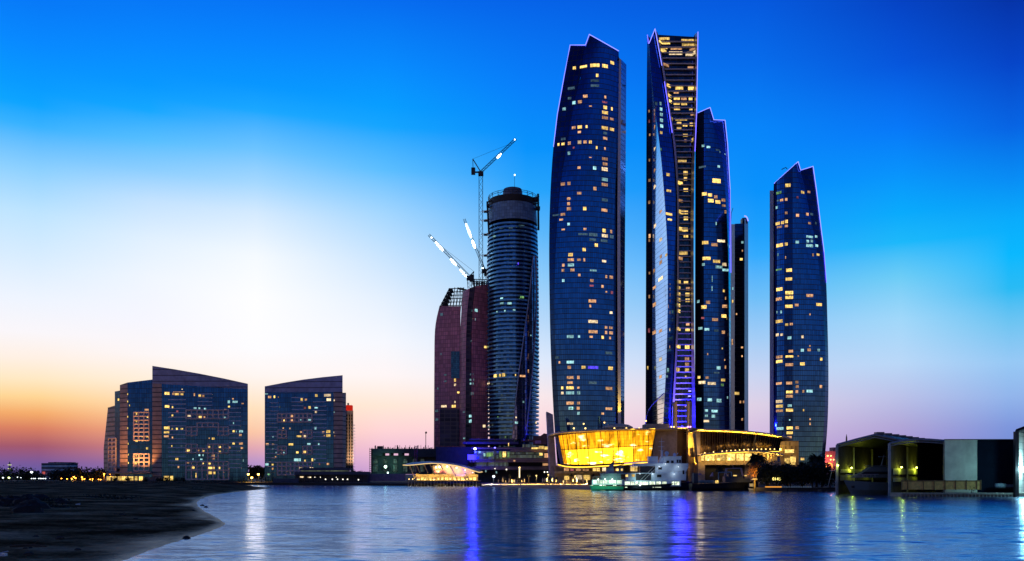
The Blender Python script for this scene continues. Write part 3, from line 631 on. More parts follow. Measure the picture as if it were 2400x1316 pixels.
tb = lambda x: 858+(x-357)*42/224-5*4*((x-357)/224)*(1-(x-357)/224)*.5
sb.strip('side_bays', M_bande, (668, cv(243)), (660, cv(253)), 1050, 955, nu=2)
sb.strip('side_bays', M_bande, (660, cv(253)), (652, cv(269)), 956, 951, nu=3)
sb.strip('side_bays', M_bglass, (652, cv(269)), (648, cv(281)), 918, 916, nu=2)
sb.strip('stone_front', M_band, (647, cv(281)), (643, cv(299)), 903, 897, nu=3)
sb.strip('glass_facade', M_bglass, (643, cv(299)), (641, cv(357.5)), 897, 890, nu=5, bulge=1.5)
for a, b2 in ((357, 413), (413, 469), (469, 525), (525, 581)):
    Ya, Yb = 636-2*((a-357)/56)*.2, 636-2*((b2-357)/56)*.2
    sb.strip('crown', M_crown, (Ya, cv(a)), (Yb, cv(b2)), tb(a), tb(b2), bot=899+(a-357)*14/224, botb=899+(b2-357)*14/224, nu=2, nv=4, body=False)
    if a == 357:
        sb.strip('stone_front', M_band, (636.2, cv(357)), (636, cv(379)), tb(357)+1, tb(379)+1, nu=2)
        sb.strip('glass_facade', M_bglass, (636.1, cv(379)), (Yb+.2, cv(b2)), tb(379)+1, tb(b2)+1, nu=3)
    else: sb.strip('glass_facade', M_bglass, (Ya+.2, cv(a)), (Yb+.2, cv(b2)), tb(a)+1, tb(b2)+1, nu=3)
sb.close(plain('block_rear', (.10, .09, .10), .8))
def bars(S, root, name, xs, ys, ox, oy, scl, m, skip=(), t=.55):
    """raised frame of uprights and rails round a set of bays"""
    cells = {(i, j) for i in range(len(xs)-1) for j in range(len(ys)-1) if not any(a <= i < c and e <= j < g for a, c, e, g in skip)}
    while cells:
        st = [cells.pop()]; comp = []
        while st:
            c0 = st.pop(); comp.append(c0)
            for nb_ in [(c0[0]+p, c0[1]+q) for p in (-1, 0, 1) for q in (-1, 0, 1)]:
                if nb_ in cells: cells.remove(nb_); st.append(nb_)
        b = MB(); segs = set()
        for i, j in comp:
            for (xa, ya, xb, yb) in ((xs[i], ys[j], xs[i+1], ys[j]), (xs[i], ys[j+1], xs[i+1], ys[j+1]), (xs[i], ys[j], xs[i], ys[j+1]), (xs[i+1], ys[j], xs[i+1], ys[j+1])):
                if (xa, ya, xb, yb) in segs: continue
                segs.add((xa, ya, xb, yb)); pa, qa, pb_, qb = ox+xa/scl, oy+ya/scl, ox+xb/scl, oy+yb/scl
                Y1, Y2 = (S.hit(pa, qa) or 640)-.35, (S.hit(pb_, qb) or 640)-.35
                b.tube([P(pa, qa, Y1), P(pb_, qb, Y2)], t, 4)
        b.build(name, m, root)
bars(sb, rb, 'lattice_frame', [888, 940, 994, 1044, 1096, 1148, 1200, 1248, 1298], [500, 542, 582, 624, 664, 704, 744, 788, 830, 870, 912, 955, 998, 1038, 1080, 1170], 220, 840, 4.1125, M_lat,
     [(0, 2, 2, 4), (2, 6, 4, 8), (0, 2, 6, 8), (6, 8, 2, 4), (6, 8, 6, 8), (2, 6, 2, 3), (0, 4, 10, 12), (6, 8, 10, 12), (2, 4, 8, 9)])
bars(sb, rb, 'lattice_frame', [385, 432, 482, 532], [520, 558, 596, 634, 672, 710, 750, 790, 920, 960, 1000, 1040, 1085], 220, 840, 4.1125, M_lat, [(0, 3, 7, 8)])
bars(sb, rb, 'lattice_frame', [140, 175, 212], [770, 810, 850, 890, 930, 970, 1010, 1050, 1090], 220, 840, 4.1125, M_lat, [])
M_bal2 = plain('balcony_edge', (.60, .66, .78), .5, var=.2)
def balcs(S, root, spans, ox, oy, scl):
    for x0, x1, ys in spans:
        for y in ys:
            a, b2, q = ox+x0/scl, ox+x1/scl, oy+y/scl
            Y = min(S.hit(a, q) or 640, S.hit(b2, q) or 640)
            MB().bp(a, b2, q-.8, q+1.0, Y-.7, 1.4).build('balcony', M_bal2, root)
balcs(sb, rb, [(715, 888, [400+42*k for k in range(16)]), (1000, 1140, [345, 382, 418, 455]), (1300, 1420, [482+41*k for k in range(15)])], 220, 840, 4.1125)
block_windows(sb, '''705,340,56,34,y 765,345,26,24,o 800,348,50,24,y 848,349,32,22,y 968,352,16,34,o 1020,361,30,26,y 1055,365,24,26,o 817,326,130,6,o 705,465,52,30,y 757,472,16,24,y 803,513,24,22,p 757,552,20,22,y 975,482,34,20,c 1016,484,22,20,c
1071,487,26,18,c 920,557,42,20,w 1024,567,34,24,y 1065,568,20,22,o 702,672,64,34,y 700,714,62,26,y 698,753,56,24,o 757,765,16,22,o 755,682,16,20,y 800,681,22,24,y 847,681,28,18,y 1347,705,26,22,y 1373,707,8,22,c 1418,705,44,28,c 1412,742,30,24,o
1150,775,34,26,y 1111,772,14,16,o 1346,823,26,22,y 1417,822,44,28,o 1300,421,26,36,c 1360,421,60,26,c 1302,467,22,20,y 1265,497,24,14,o 1112,857,22,26,y 1212,858,28,26,y 1307,862,24,22,o 1426,866,28,24,o 910,890,32,24,y 1010,891,18,18,o 1055,895,26,18,y
1212,902,28,24,y 751,848,12,22,y 845,848,22,22,d 1017,935,22,22,c 1051,936,18,22,c 1150,940,32,28,o 799,973,34,26,y 956,973,14,20,c 1036,975,26,16,c 1150,970,26,22,o 907,1010,28,12,o 1053,1015,16,16,y 1116,1016,26,20,y 957,1055,30,26,y 1122,1058,44,26,y
1157,1058,18,26,y 1208,1058,22,26,y 1300,1061,16,20,o 1120,1105,40,34,y 1160,1106,26,32,y 1345,627,10,24,c 815,1050,20,24,o 1433,438,26,14,o 1340,392,20,16,o 236,400,20,28,y 410,537,16,26,y 516,570,16,14,y 410,610,20,18,y 412,795,28,28,y 467,795,24,20,o
512,870,24,26,y 408,942,18,20,y 453,942,14,22,y 404,1017,26,24,y 517,757,30,20,y 465,755,10,20,y 508,498,46,22,o 985,1130,14,60,y 850,300,14,12,w 325,347,9,22,y 325,418,9,22,y 325,565,9,22,y 325,675,9,22,y 330,825,9,22,y 332,930,9,22,y 332,1010,9,22,y 343,455,9,22,y
1262,572,24,22,c 940,750,6,10,o 1200,1110,14,20,c 1440,985,10,30,c''', 220, 840, 4.1125)
for x in (268, 300, 335): lamp('SPOT', P(x, 1100, 629), (1, .40, .10), 20000, .6, P(x, 1010, 645), 110)
b = MB()   # lit ground-floor restaurant with its low roof
b.bp(246, 352, 1118, 1131, 629, 10); b.prism([P(250, 1110, 626), P(352, 1110, 626), P(352, 1105, 634), P(250, 1107, 634)], (0, 3, -.6)); b.build('arcade', M_conc, rb)
for x0, x1 in ((250, 258), (262, 272), (276, 283), (285, 297), (300, 312), (316, 322), (326, 334)):
    MB().bp(x0, x1, 1117, 1126.5, 628.6, .3).build('window', WIN['y'], rb)
for x0, x1 in ((384, 396), (399, 405)): MB().bp(x0, x1, 1116, 1126, 634.6, .5).build('window', WIN['y'], rb)

pb = P(720, 1110, 640)
rc = thing('apartment_building', (pb.x, 640, 1.5), 'smaller glass apartment block, its roof rising towards the narrow sandy block behind', 'apartment block', 'sloped roof apartment blocks')
sd = Shell(rc, 36, .6)
tc_ = lambda x: 906-(x-620.5)*26/182-3*math.sin((x-620.5)/182*math.pi)
for a, b2 in ((620.5, 666), (666, 711), (711, 757), (757, 803)):
    Ya, Yb = 641-(a-620)*.02, 641-(b2-620)*.02
    ca, cb_ = 920-(a-620.5)*1/182, 920-(b2-620.5)*1/182
    sd.strip('crown', M_crown, (Ya-.5, cv(a)), (Yb-.5, cv(b2)), tc_(a), tc_(b2), bot=ca, botb=cb_, nu=2, nv=4, body=False)
    if b2 == 803:
        sd.strip('glass_facade', M_bglass, (Ya, cv(a)), (Yb, cv(782)), tc_(a)+1, tc_(782)+1, nu=3); sd.strip('stone_front', M_band, (Yb, cv(782)), (Yb, cv(803)), tc_(782)+1, tc_(803)+1, nu=2)
    else: sd.strip('glass_facade', M_bglass, (Ya, cv(a)), (Yb, cv(b2)), tc_(a)+1, tc_(b2)+1, nu=3)
sd.strip('stone_front', M_band, (640, cv(803)), (646, cv(811)), 921, 921, nu=2)
sd.close(plain('block_rear_b', (.10, .09, .10), .8))
bars(sd, rc, 'lattice_frame', [290, 330, 375, 415, 455, 495, 535, 578, 620], [535, 575, 615, 655, 695, 732, 770, 810, 850, 888, 925, 965, 1005, 1042, 1085, 1125], 580, 840, 4.1125, M_lat,
     [(0, 2, 2, 4), (2, 6, 2, 12), (0, 2, 6, 8), (6, 8, 2, 4), (6, 8, 6, 8), (0, 2, 10, 12), (6, 8, 10, 12)])
balcs(sd, rc, [(178, 290, [540+42*k for k in range(13)]), (630, 760, [420+42*k for k in range(15)]), (425, 540, [380, 420, 458, 495]), (215, 300, [430, 468, 508])], 580, 840, 4.1125)
block_windows(sd, '''213,375,38,30,o 260,373,20,30,y 297,376,10,10,o 522,400,26,34,y 562,400,26,24,o 663,360,30,32,y 770,358,78,32,w 783,400,50,34,w 553,480,26,26,p 598,475,28,32,y 662,478,40,16,c 659,519,24,24,w 425,558,34,28,o 424,598,34,24,o 352,600,16,22,y
598,595,30,20,c 515,595,20,16,c 655,675,24,28,c 345,675,16,18,o 409,677,14,20,o 496,753,54,22,y 553,752,26,24,w 778,708,46,36,y 778,747,50,32,y 730,713,26,22,o 740,750,12,22,o 190,830,34,26,o 245,832,22,18,o 418,832,54,26,y 592,828,40,22,c 687,829,20,22,c
480,908,28,24,y 549,904,36,26,y 480,980,80,34,c 555,988,18,22,y 625,980,20,34,y 648,975,14,24,c 187,1024,40,28,c 242,1026,22,20,y 775,1020,28,24,o 242,1066,20,24,o 514,1060,38,16,w 615,1058,40,16,w 693,1022,14,20,p 552,1108,14,16,w 638,1108,14,16,y 515,712,22,20,o
183,345,34,10,c 245,757,20,14,c 835,408,10,22,w 835,520,8,16,c 832,715,8,16,w 840,750,8,16,o 350,910,12,16,c 275,910,10,14,c 270,950,16,16,o 245,875,10,16,c 310,470,14,24,d''', 580, 840, 4.1125)

pb = P(820, 1110, 720)
rd = thing('apartment_building', (pb.x, 720, 1.5), 'narrow sandy apartment block with a red lit top, behind the smaller glass block', 'apartment block')
se = Shell(rd, 24, .6)
se.strip('front_wall', M_tan, (718, cv(806)), (716, cv(828)), 963, 963, nu=4)
se.close(M_conc)
lamp('SPOT', P(818, 1108, 690), (1, .62, .38), 110000, .6, P(818, 1030, 716), 70)
for k in range(19):
    for i in range(3): MB().bp(811+i*6, 814.2+i*6, 972+k*7.6, 976.6+k*7.6, 715.6, 3).build('window', M_black, rd)
for k in range(18): MB().bp(826, 830, 996+k*7, 997.4+k*7, 714.5, 4).build('balcony', M_bal2, rd)
MB().bp(811, 824, 950, 963, 718, 6).build('lit_sign', glow('red_sign', (1, .03, .015), .5), rd)
MB().bp(814, 817, 945, 950, 720, 2).build('roof_gear', M_dkmetal, rd)

# low shoreline pavilion in front of the smaller block
rp = thing('pier_building', (P(770, 1110, 600).x, 600, 1.5), 'long low dark waterside building with a row of small white lights below the smaller block', 'pavilion')
b = MB(); b.bp(702, 820, 1097, 1103, 602, 14); b.bp(690, 860, 1106, 1113, 600, 16); b.bp(640, 700, 1122, 1136, 600, 16); b.build('roof', plain('pier_roof', (.05, .07, .12), .6), rp)
MB().bp(706, 816, 1103, 1106.5, 604, 10).build('glass_band', facade('pier_glass', (.15, .3, .35), pw=1.2, fh=3), rp)
MB().bp(692, 862, 1113, 1137, 606, 10).build('wall', plain('pier_wall', (.05, .055, .08), .8), rp)
for i in range(14): MB().bp(700+i*11.5, 701.4+i*11.5, 1113, 1137, 600.5, .6).build('post', M_dkmetal, rp)
M_bulbw = glow('bulb_white', (1, .93, .75), 3); M_bulby = glow('bulb_yellow', (1, .62, .18), 3.5)
def ball(root, px, py, Y, r, m, name='light_bulb', n=8):
    b = MB(); b.lathe(P(px, py, Y), [(.02, -r), (r*.7, -r*.7), (r, 0), (r*.7, r*.7), (.02, r)], n); return b.build(name, m, root, True)
for x, y in ((763, 1124), (779, 1124), (791, 1124), (803.5, 1124), (814.5, 1124), (840, 1125)): ball(rp, x, y, 599.8, .42, M_bulbw)
for x, y in ((727, 1119), (738, 1119), (751, 1119), (788, 1119)): ball(rp, x, y, 599.8, .25, M_bulbw)
MB().bp(703, 712, 1117, 1120, 605.5, .6).build('window', WIN['w'], rp); MB().bp(722, 729, 1118, 1120.5, 605.5, .6).build('window', WIN['w'], rp)

# building site block with arches
rs = thing('building_site', (P(940, 1110, 640).x, 640, 1.5), 'dark half-built block with arched openings and scaffolding on its left end', 'building site')
b = MB()
sites = [(886, 905), (905, 922), (922, 940), (940, 958)]
b.bp(870, 960, 1052, 1062, 640, 18); b.bp(870, 1022, 1068, 1112, 646, 12); b.bp(960, 1022, 1052, 1072, 641, 17)
for x0, x1 in ((870, 896), (912, 916), (933, 942), (958, 963)): b.bp(x0, x1, 1062, 1068.2, 640.4, 16)
b.build('wall', plain('site_concrete', (.055, .065, .085), .85), rs)
M_arch = facade('site_glazing', (.08, .22, .26), pw=1.3, fh=2.2, metal=.6, var=.7)
for x in (880, 903, 926, 950, 972, 990):
    b = MB()
    arch = [P(x-5, 1086, 645)]+[P(x-5*math.cos(math.pi*k/10), 1081-5*math.sin(math.pi*k/10), 645) for k in range(11)]+[P(x+5, 1086, 645)]
    b.prism(arch, (0, .8, 0)); b.prism([P(x-5, 1090, 645), P(x+5, 1090, 645), P(x+5, 1106, 645), P(x-5, 1106, 645)], (0, .8, 0))
    b.build('arched_opening', M_arch, rs)
b = MB()
for i in range(13):
    y = 1053+i*5; b.bp(865.5, 873, y, y+1, 638, 3)
for x in (866, 869.5, 873): b.bp(x, x+.7, 1050, 1125, 638.4, .4); b.bp(x, x+.7, 1050, 1125, 640.4, .4)
b.build('scaffold', M_dkmetal, rs)
b = MB()
for i in range(40):
    x = 880+i*3.5+random.uniform(-1, 1); h = random.choice((2, 3, 4, 8)); b.bp(x, x+random.choice((.7, .8, 2.5)), 1052-h, 1052.2, 643+random.uniform(0, 8), .8)
b.bp(884, 896, 1046, 1052, 642, 8); b.bp(878, 880, 1045, 1053, 641, .5)
b.build('roof_formwork', M_dkmetal, rs)
ball(rs, 903.5, 1094.5, 636, 1.1, glow('green_white_flood', (.55, 1, .75), 7, True), 'floodlight')
ball(rs, 909, 1108.5, 634, .6, glow('cyan_white_flood', (.7, 1, .95), 5), 'floodlight')
lamp('SPOT', P(903.5, 1093, 632), (.3, 1, .55), 3500, .8, P(906, 1086, 646), 140)
b = MB(); b.bp(860, 950, 1111, 1128, 620, 1.2); r = b.build('site_hoarding', plain('hoarding', (.24, .20, .22), .8), loc=(P(905, 1128, 620).x, 620, 1.5)); tag(r, 'long plain grey hoarding wall along the shore below the dark half-built block', 'wall')
b = MB(); lattice(b, P(973, 1110, 600), P(975, 1045, 600), 1.6, 14, .12); r = b.build('mast', plain('red_lattice', (.22, .03, .03), .5), loc=(P(973, 1110, 600).x, 600, 1.5)); tag(r, 'thin red lattice mast standing in front of the half-built block', 'mast')
r = thing('light_mast', (P(998, 1110, 690).x, 690, 1.5), 'very tall thin pole with a dark knob on top, just left of the red tower', 'mast')
b = MB(); b.tube([P(998, 1110, 690), P(998, 1016, 690)], .28, 6); b.build('pole', plain('rust_pole', (.2, .06, .06), .6), r)
b = MB(); b.lathe(P(998.5, 1014.5, 690), [(.05, -1), (.8, -.5), (.8, .5), (.05, 1)], 10); b.build('head', M_dkmetal, r)

# ================================================================ podium under the round and red towers
ru = thing('podium_building', (P(1190, 1110, 600).x, 600, 1.5), 'terraced building of stacked brown and glass floors at the foot of the round tower', 'podium')
M_brown = banded('brown_bands', (.28, .17, .11), (.06, .035, .03), 1.3, .2)
M_pg = facade('podium_glass', (.10, .22, .26), pw=1.4, fh=4.2, var=.7, metal=.7)
b = MB(); b.bp(1022, 1290, 1048, 1134, 612, 60); b.build('wall', plain('podium_dark', (.03, .035, .05), .7), ru)
b = MB(); b.bp(1100, 1205, 1029, 1036, 607, 40); b.bp(1085, 1215, 1036, 1041, 604, 40); b.build('terrace', plain('terrace_dark', (.08, .07, .09), .7), ru)
MB().bp(1112, 1196, 1058, 1076, 603, 8).build('glass_band', M_pg, ru); MB().bp(1112, 1192, 1084, 1100, 604, 8).build('glass_band', M_pg, ru)
b = MB(); b.bp(1196, 1292, 1054, 1060, 600, 14); b.bp(1192, 1292, 1074, 1084, 599, 14); b.bp(1100, 1196, 1076, 1084, 602, 10); b.bp(1105, 1292, 1094, 1102, 598, 12); b.bp(1105, 1292, 1049, 1053, 604, 12); b.build('floor_band', M_brown, ru)
MB().bp(1225, 1290, 1042, 1055, 606, 10).build('glass_band', M_pg, ru); MB().bp(1196, 1290, 1060, 1074, 604, 10).build('glass_band', M_pg, ru)
b = MB(); b.bp(1222, 1256, 1031, 1035, 600, 20); b.bp(1250, 1284, 1022, 1044, 606, 14); b.prism([P(1258, 1029, 604), P(1275, 1016, 604), P(1285, 1018, 604), P(1288, 1034, 604)], (0, 8, 0)); b.build('roof_deck', plain('roof_deck_red', (.14, .07, .08), .7), ru)
MB().bp(1254, 1268, 1033, 1040, 598, .6).build('billboard', plain('billboard_pink', (.5, .25, .45), .5), ru)
for x0, x1, y0, y1, c in ((1140, 1148, 1061, 1071, 'g'), (1133, 1138, 1063, 1070, 'c'), (1151, 1156, 1061, 1070, 'g'), (1170, 1176, 1058, 1072, 'g'), (1178, 1186, 1059, 1072, 'y'), (1189, 1194, 1060, 1072, 'g'), (1246, 1262, 1049, 1053, 'y'), (1263, 1275, 1046, 1053, 'y'), (1276, 1288, 1047, 1054, 'y'), (1264, 1272, 1062, 1068, 'y'), (1276, 1287, 1063, 1073, 'o'), (1272, 1285, 1086, 1092, 'o'), (1203, 1208, 1079, 1082, 'o'), (1191, 1193, 1039, 1046, 'y'), (1162, 1165, 1105, 1110, 'c'), (1137, 1140, 1102, 1107, 'c'), (1147, 1151, 1061, 1070, 'g')):
    MB().bp(x0, x1, y0, y1, 597.6, .4).build('window', WIN[c], ru)
for x, y, c in ((1187, 1101, 'w'), (1276, 1107, 'w'), (1283, 1107, 'w'), (1160, 1099, 'w')): ball(ru, x, y, 597, .45, M_bulbw)

# ================================================================ the golden glass hall and its wing
def gold(name, col, hot, strength, lo):
    """a hall full of light behind glass: hanging curtains, brighter lamps and furniture seen as soft shapes"""
    m, t, o = mat(name); tc = t.new('ShaderNodeTexCoord')
    a = t.new('ShaderNodeTexNoise', inp={'Vector': t.new('ShaderNodeMapping', inp={0: tc.outputs['Object'], 3: (.5, .5, .09)}).outputs[0], 'Scale': 1.0, 'Detail': 4})
    b_ = t.new('ShaderNodeTexNoise', inp={'Vector': t.new('ShaderNodeMapping', inp={0: tc.outputs['Object'], 1: (3, 1, 7), 3: (.12, .12, .35)}).outputs[0], 'Scale': 1.0, 'Detail': 3})
    uv = t.new('ShaderNodeSeparateXYZ', inp={0: tc.outputs['UV']})
    k = t.m('LESS_THAN', t.m('FRACT', t.m('ADD', t.m('DIVIDE', uv.outputs[0], 1.3), 50)), .1); k2 = t.m('LESS_THAN', t.m('FRACT', t.m('ADD', t.m('DIVIDE', uv.outputs[1], 1.9), 50)), .06)
    br = t.m('MULTIPLY', t.mr(a.outputs[0], .32, .68, lo, 1.25), t.m('SUBTRACT', 1.0, t.m('MULTIPLY', t.m('MAXIMUM', k, k2), .5)))
    h = t.mr(b_.outputs[0], .56, .68); cl = t.mix(h, col, hot)
    e = t.new('ShaderNodeEmission', inp={0: cl, 1: t.m('MULTIPLY', t.m('ADD', br, t.m('MULTIPLY', h, 1.1)), strength)})
    t.l.new(e.outputs[0], o.inputs[0]); m.cycles.emission_sampling = 'AUTO'; return m
M_gold = gold('gold_interior', (1, .38, .008), (1, .70, .30), 2.0, .2)
M_goldw = gold('gold_interior_bright', (1, .48, .012), (1, .82, .45), 3.8, .5)
M_cove = glow('cove_light', (1, .55, .04), 3.0, True)
rg = thing('glass_hall', (P(1430, 1110, 540).x, 540, 1.5), 'golden lit curved glass hall with an oversailing roof, in front of the broadest skyscraper', 'hall')
YH = 545
def yh(px):   # plan of the curved glass wall: near in the middle, curving away at the left end
    u = (px-1300)/240; return 520+34*max(0, (.45-u))**1.6*2.2+10*max(0, u-.8)
xt = [1308, 1318, 1328, 1348, 1374.5, 1407, 1447, 1483, 1521, 1537]; xb = [1321, 1329, 1338, 1356, 1381.5, 1414, 1451, 1484.5, 1519, 1524]
yt = [1021, 1020, 1018.5, 1016.5, 1014.5, 1012, 1010.5, 1009.5, 1008.5, 1008]; yb = [1088, 1089, 1089.5, 1090, 1089.5, 1088, 1086, 1083.5, 1081, 1080]
def hall(px_t, px_b, y_t, y_b, f):
    x = px_t+(px_b-px_t)*f; y = y_t+(y_b-y_t)*f; return P(x, y, yh(x)+3*f)
fm = .5
b = MB()
for i in range(9):
    for (f0, f1, mm) in ((0, fm, M_gold), (fm, 1, M_goldw if 1 <= i <= 6 else M_gold)):
        g = MB(); A, B, D, E = (hall(xt[i], xb[i], yt[i], yb[i], f0), hall(xt[i+1], xb[i+1], yt[i+1], yb[i+1], f0), hall(xt[i+1], xb[i+1], yt[i+1], yb[i+1], f1), hall(xt[i], xb[i], yt[i], yb[i], f1))
        w = (B-A).length; h = (A-E).length; g.face([E, D, B, A], [(0, 0), (w, 0), (w, h), (0, h)]); back = V((0, .25, 0))
        g.face([A+back, B+back, D+back, E+back], [(0, 0)]*4); g.build('window', mm, rg)
    for j in (i, i+1): b.tube([hall(xt[j], xb[j], yt[j], yb[j], 0)-V((0, .2, 0)), hall(xt[j], xb[j], yt[j], yb[j], 1)-V((0, .2, 0))], .22, 5)
    for f in (0, fm, 1): b.tube([hall(xt[i], xb[i], yt[i], yb[i], f)-V((0, .2, 0)), hall(xt[i+1], xb[i+1], yt[i+1], yb[i+1], f)-V((0, .2, 0))], .22, 5)
b.build('mullions', M_dkmetal, rg)
rows = []
for f in (0, 1): rows.append([hall(xt[i], xb[i], yt[i], yb[i], f)+V((0, 1.2, 0)) for i in range(10)])
rows += [[p+V((3*0, 34, 0)) for p in rows[1]], [p+V((0, 34, 0)) for p in rows[0]], rows[0]]
MB().grid(rows).build('wall', M_tan, rg)
def disc(name, m, edge, thick, backy, root, taper=.5):
    """oversailing roof or slab: a curved front edge, thin at the rim, running back"""
    b = MB(); top = [p for p in edge]; low = [p-V((0, 0, thick)) for p in edge]
    inn = [p+V((0, 6, -thick-taper)) for p in edge]; bk = [V((p.x, backy, p.z)) for p in edge]; bk2 = [V((p.x, backy, p.z-thick-taper)) for p in edge]
    b.grid([bk, top, low, inn, bk2]); b.build(name, m, root, False)
M_roofw = plain('pale_roof_rim', (.55, .48, .38), .5, var=.15)
disc('roof', M_roofw, [P(x, y, yh(x)-o) for x, y, o in ((1284, 1019.5, -6), (1292, 1016, 0), (1305, 1013.5, 4), (1325, 1011, 6), (1350, 1009, 7), (1377, 1007.4, 7.5), (1410, 1006, 7.5), (1450, 1004.8, 7), (1500, 1004, 6), (1540, 1003.4, 5), (1588, 1003, 4))], .8, 572, rg)
disc('lower_slab', M_roofw, [P(x, y, yh(x)-o) for x, y, o in ((1305, 1086.5, 0), (1312, 1090, 3), (1325, 1092.3, 5), (1345, 1093.6, 6), (1375, 1093.4, 6.5), (1410, 1091.5, 6.5), (1450, 1089, 6), (1490, 1085.5, 5), (1524, 1082, 4))], .8, 552, rg)
b = MB(); b.tube([P(x, y, yh(x)-o) for x, y, o in ((1296, 1018.5, -1), (1310, 1016, 2), (1345, 1012.4, 5), (1407, 1008.6, 6), (1483, 1006.4, 6), (1535, 1005.4, 5))], .3, 5); b.tube([P(x, y, yh(x)-o) for x, y, o in ((1308, 1089.5, 2), (1325, 1094, 5.4), (1345, 1095.4, 6.4), (1375, 1095.2, 7), (1410, 1093.2, 7), (1450, 1090.6, 6.4), (1490, 1087, 5.4), (1524, 1083.6, 4.4))], .28, 5); b.build('cove_light', M_cove, rg)
b = MB(); b.prism([P(1281, 965, 560), P(1296, 972, 560), P(1305, 1116, 548), P(1289, 1116, 548)], (0, 12, 0)); b.build('wing_wall', plain('lilac_concrete', (.36, .31, .33), .75), rg)
b = MB(); b.prism([P(1538, 1006, 528), P(1586, 1004.5, 528), P(1586, 1130, 528), P(1521, 1130, 528)], (0, 20, 0)); b.build('end_wall', M_tan, rg)
b = MB(); b.bp(1300, 1530, 1092, 1134, 546, 12); b.build('ground_floor', plain('ground_floor_wall', (.30, .25, .19), .8), rg)
b = MB(); b.bp(1300, 1460, 1105, 1110, 540, 8); b.build('terrace_edge', plain('terrace_edge', (.4, .38, .33), .7), rg)
for x0, x1, y0, y1, c in ((1322, 1333, 1098, 1104, 'o'), (1336, 1345, 1099, 1104, 'p'), (1350, 1362, 1098, 1104, 'o'), (1366, 1380, 1100, 1104, 'o'), (1389, 1397, 1095, 1108, 'y'), (1398, 1406, 1095, 1108, 'y'), (1412, 1420, 1095, 1107, 'w'), (1478, 1494, 1093, 1105, 'w'), (1350, 1364, 1114, 1124, 'w'), (1368, 1383, 1114, 1125, 'y'), (1323, 1334, 1116, 1125, 'y'), (1442, 1450, 1099, 1104, 'o')):
    MB().bp(x0, x1, y0, y1, 539.4 if y0 < 1093 else 545.6, .35).build('window', WIN[c], rg)
b = MB()
for x in (1320, 1347, 1364, 1386): b.bp(x, x+1, 1097, 1105, 545, .8)
b.build('column', M_conc, rg)
# roof garden: low dome, small lamps, blobs of planting
b = MB(); b.lathe(P(1447, 1004, 545), [(10, 0), (9.6, .8), (7, 2.1), (3, 2.7), (.1, 2.8)], 28); b.build('roof_dome', M_roofw, rg, True)
for x, y in ((1368, 995), (1416.5, 992), (1514, 988)):
    b = MB(); b.tube([P(x, 1006, 535), P(x, y, 535)], .1, 5); b.build('lamp_post', M_dkmetal, rg); ball(rg, x, y-1, 535, .5, M_bulby)
b = MB(); b.bp(1513, 1570, 994, 1003, 548, 14); b.build('roof_pavilion', M_tan, rg)
for x in (1345, 1372, 1440, 1468, 1498): ball(rg, x, 1004.5, 534, .55, M_bulby)

# central recess with two tall pillars
rq = thing('entrance_block', (P(1607, 1110, 560).x, 560, 1.5), 'dark recessed block with tall lit pillars between the golden hall and its right wing', 'podium')
MB().bp(1587, 1645, 1004, 1134, 562, 20).build('recess_wall', plain('dark_brown_panels', (.045, .022, .018), .5), rq)
for x0, x1, xb_ in ((1580, 1587, -4), (1613, 1622, 0), (1622, 1630, 3)):
    b = MB(); b.prism([P(x0, 942 if x0 != 1622 else 1003, 548), P(x1, 942 if x0 != 1622 else 1003, 548), P(x1+xb_*0, 1130, 548), P(x0, 1130, 548)], (0, 5, 0)); b.build('pillar', M_tan if x0 != 1622 else M_conc, rq)
MB().bp(1584, 1626, 1001.5, 1004.5, 549, 14).build('lintel', M_roofw, rq)
M_blue = glow('blue_fixture', (.05, .03, 1), 6, True); M_viol = glow('violet_fixture', (.8, .25, 1), 6)
for x in (1573.5, 1579.5): ball(rq, x, 1001, 545, .5, M_bulby)
for x in (1612.5, 1618): ball(rq, x, 1001, 545, .5, M_viol)
lamp('SPOT', P(1577, 1001, 560), (1, .62, .05), 160000, .4, P(1578, 940, 556), 46)
lamp('SPOT', P(1579, 1001, 615), (1, .6, .05), 90000, .4, P(1576, 930, 623), 50)
lamp('SPOT', P(1617, 1001, 560), (.75, .45, 1), 30000, .4, P(1618, 940, 556), 46)
lamp('POINT', P(1598, 986, 612), (.03, .02, 1), 60000, 1.0)
lamp('SPOT', P(1599, 1001, 600), (.03, .02, 1), 420000, .6, P(1601, 930, 628), 70)
ball(rq, 1599, 1001.5, 551, .9, M_blue, 'blue_lamp')
for x, y in ((1617, 917), (1616, 929)): MB().bp(x-3, x+3, y-1.2, y+1.2, 626.4, .4).build('lit_panel', glow('violet_panel', (.35, .3, 1), 2.5), r2)
lamp('SPOT', P(1616, 1080, 540), (1, .55, .05), 90000, .3, P(1618, 1010, 548), 50); lamp('SPOT', P(1626, 1100, 540), (1, .5, .05), 60000, .3, P(1626, 1030, 548), 50)
lamp('SPOT', P(1451, 1000, 601), (1, .58, .04), 200000, .4, P(1452, 905, 608), 36)
lamp('SPOT', P(1600, 1020, 545), (.6, .3, .1), 2500, .3, P(1600, 1060, 562), 80)

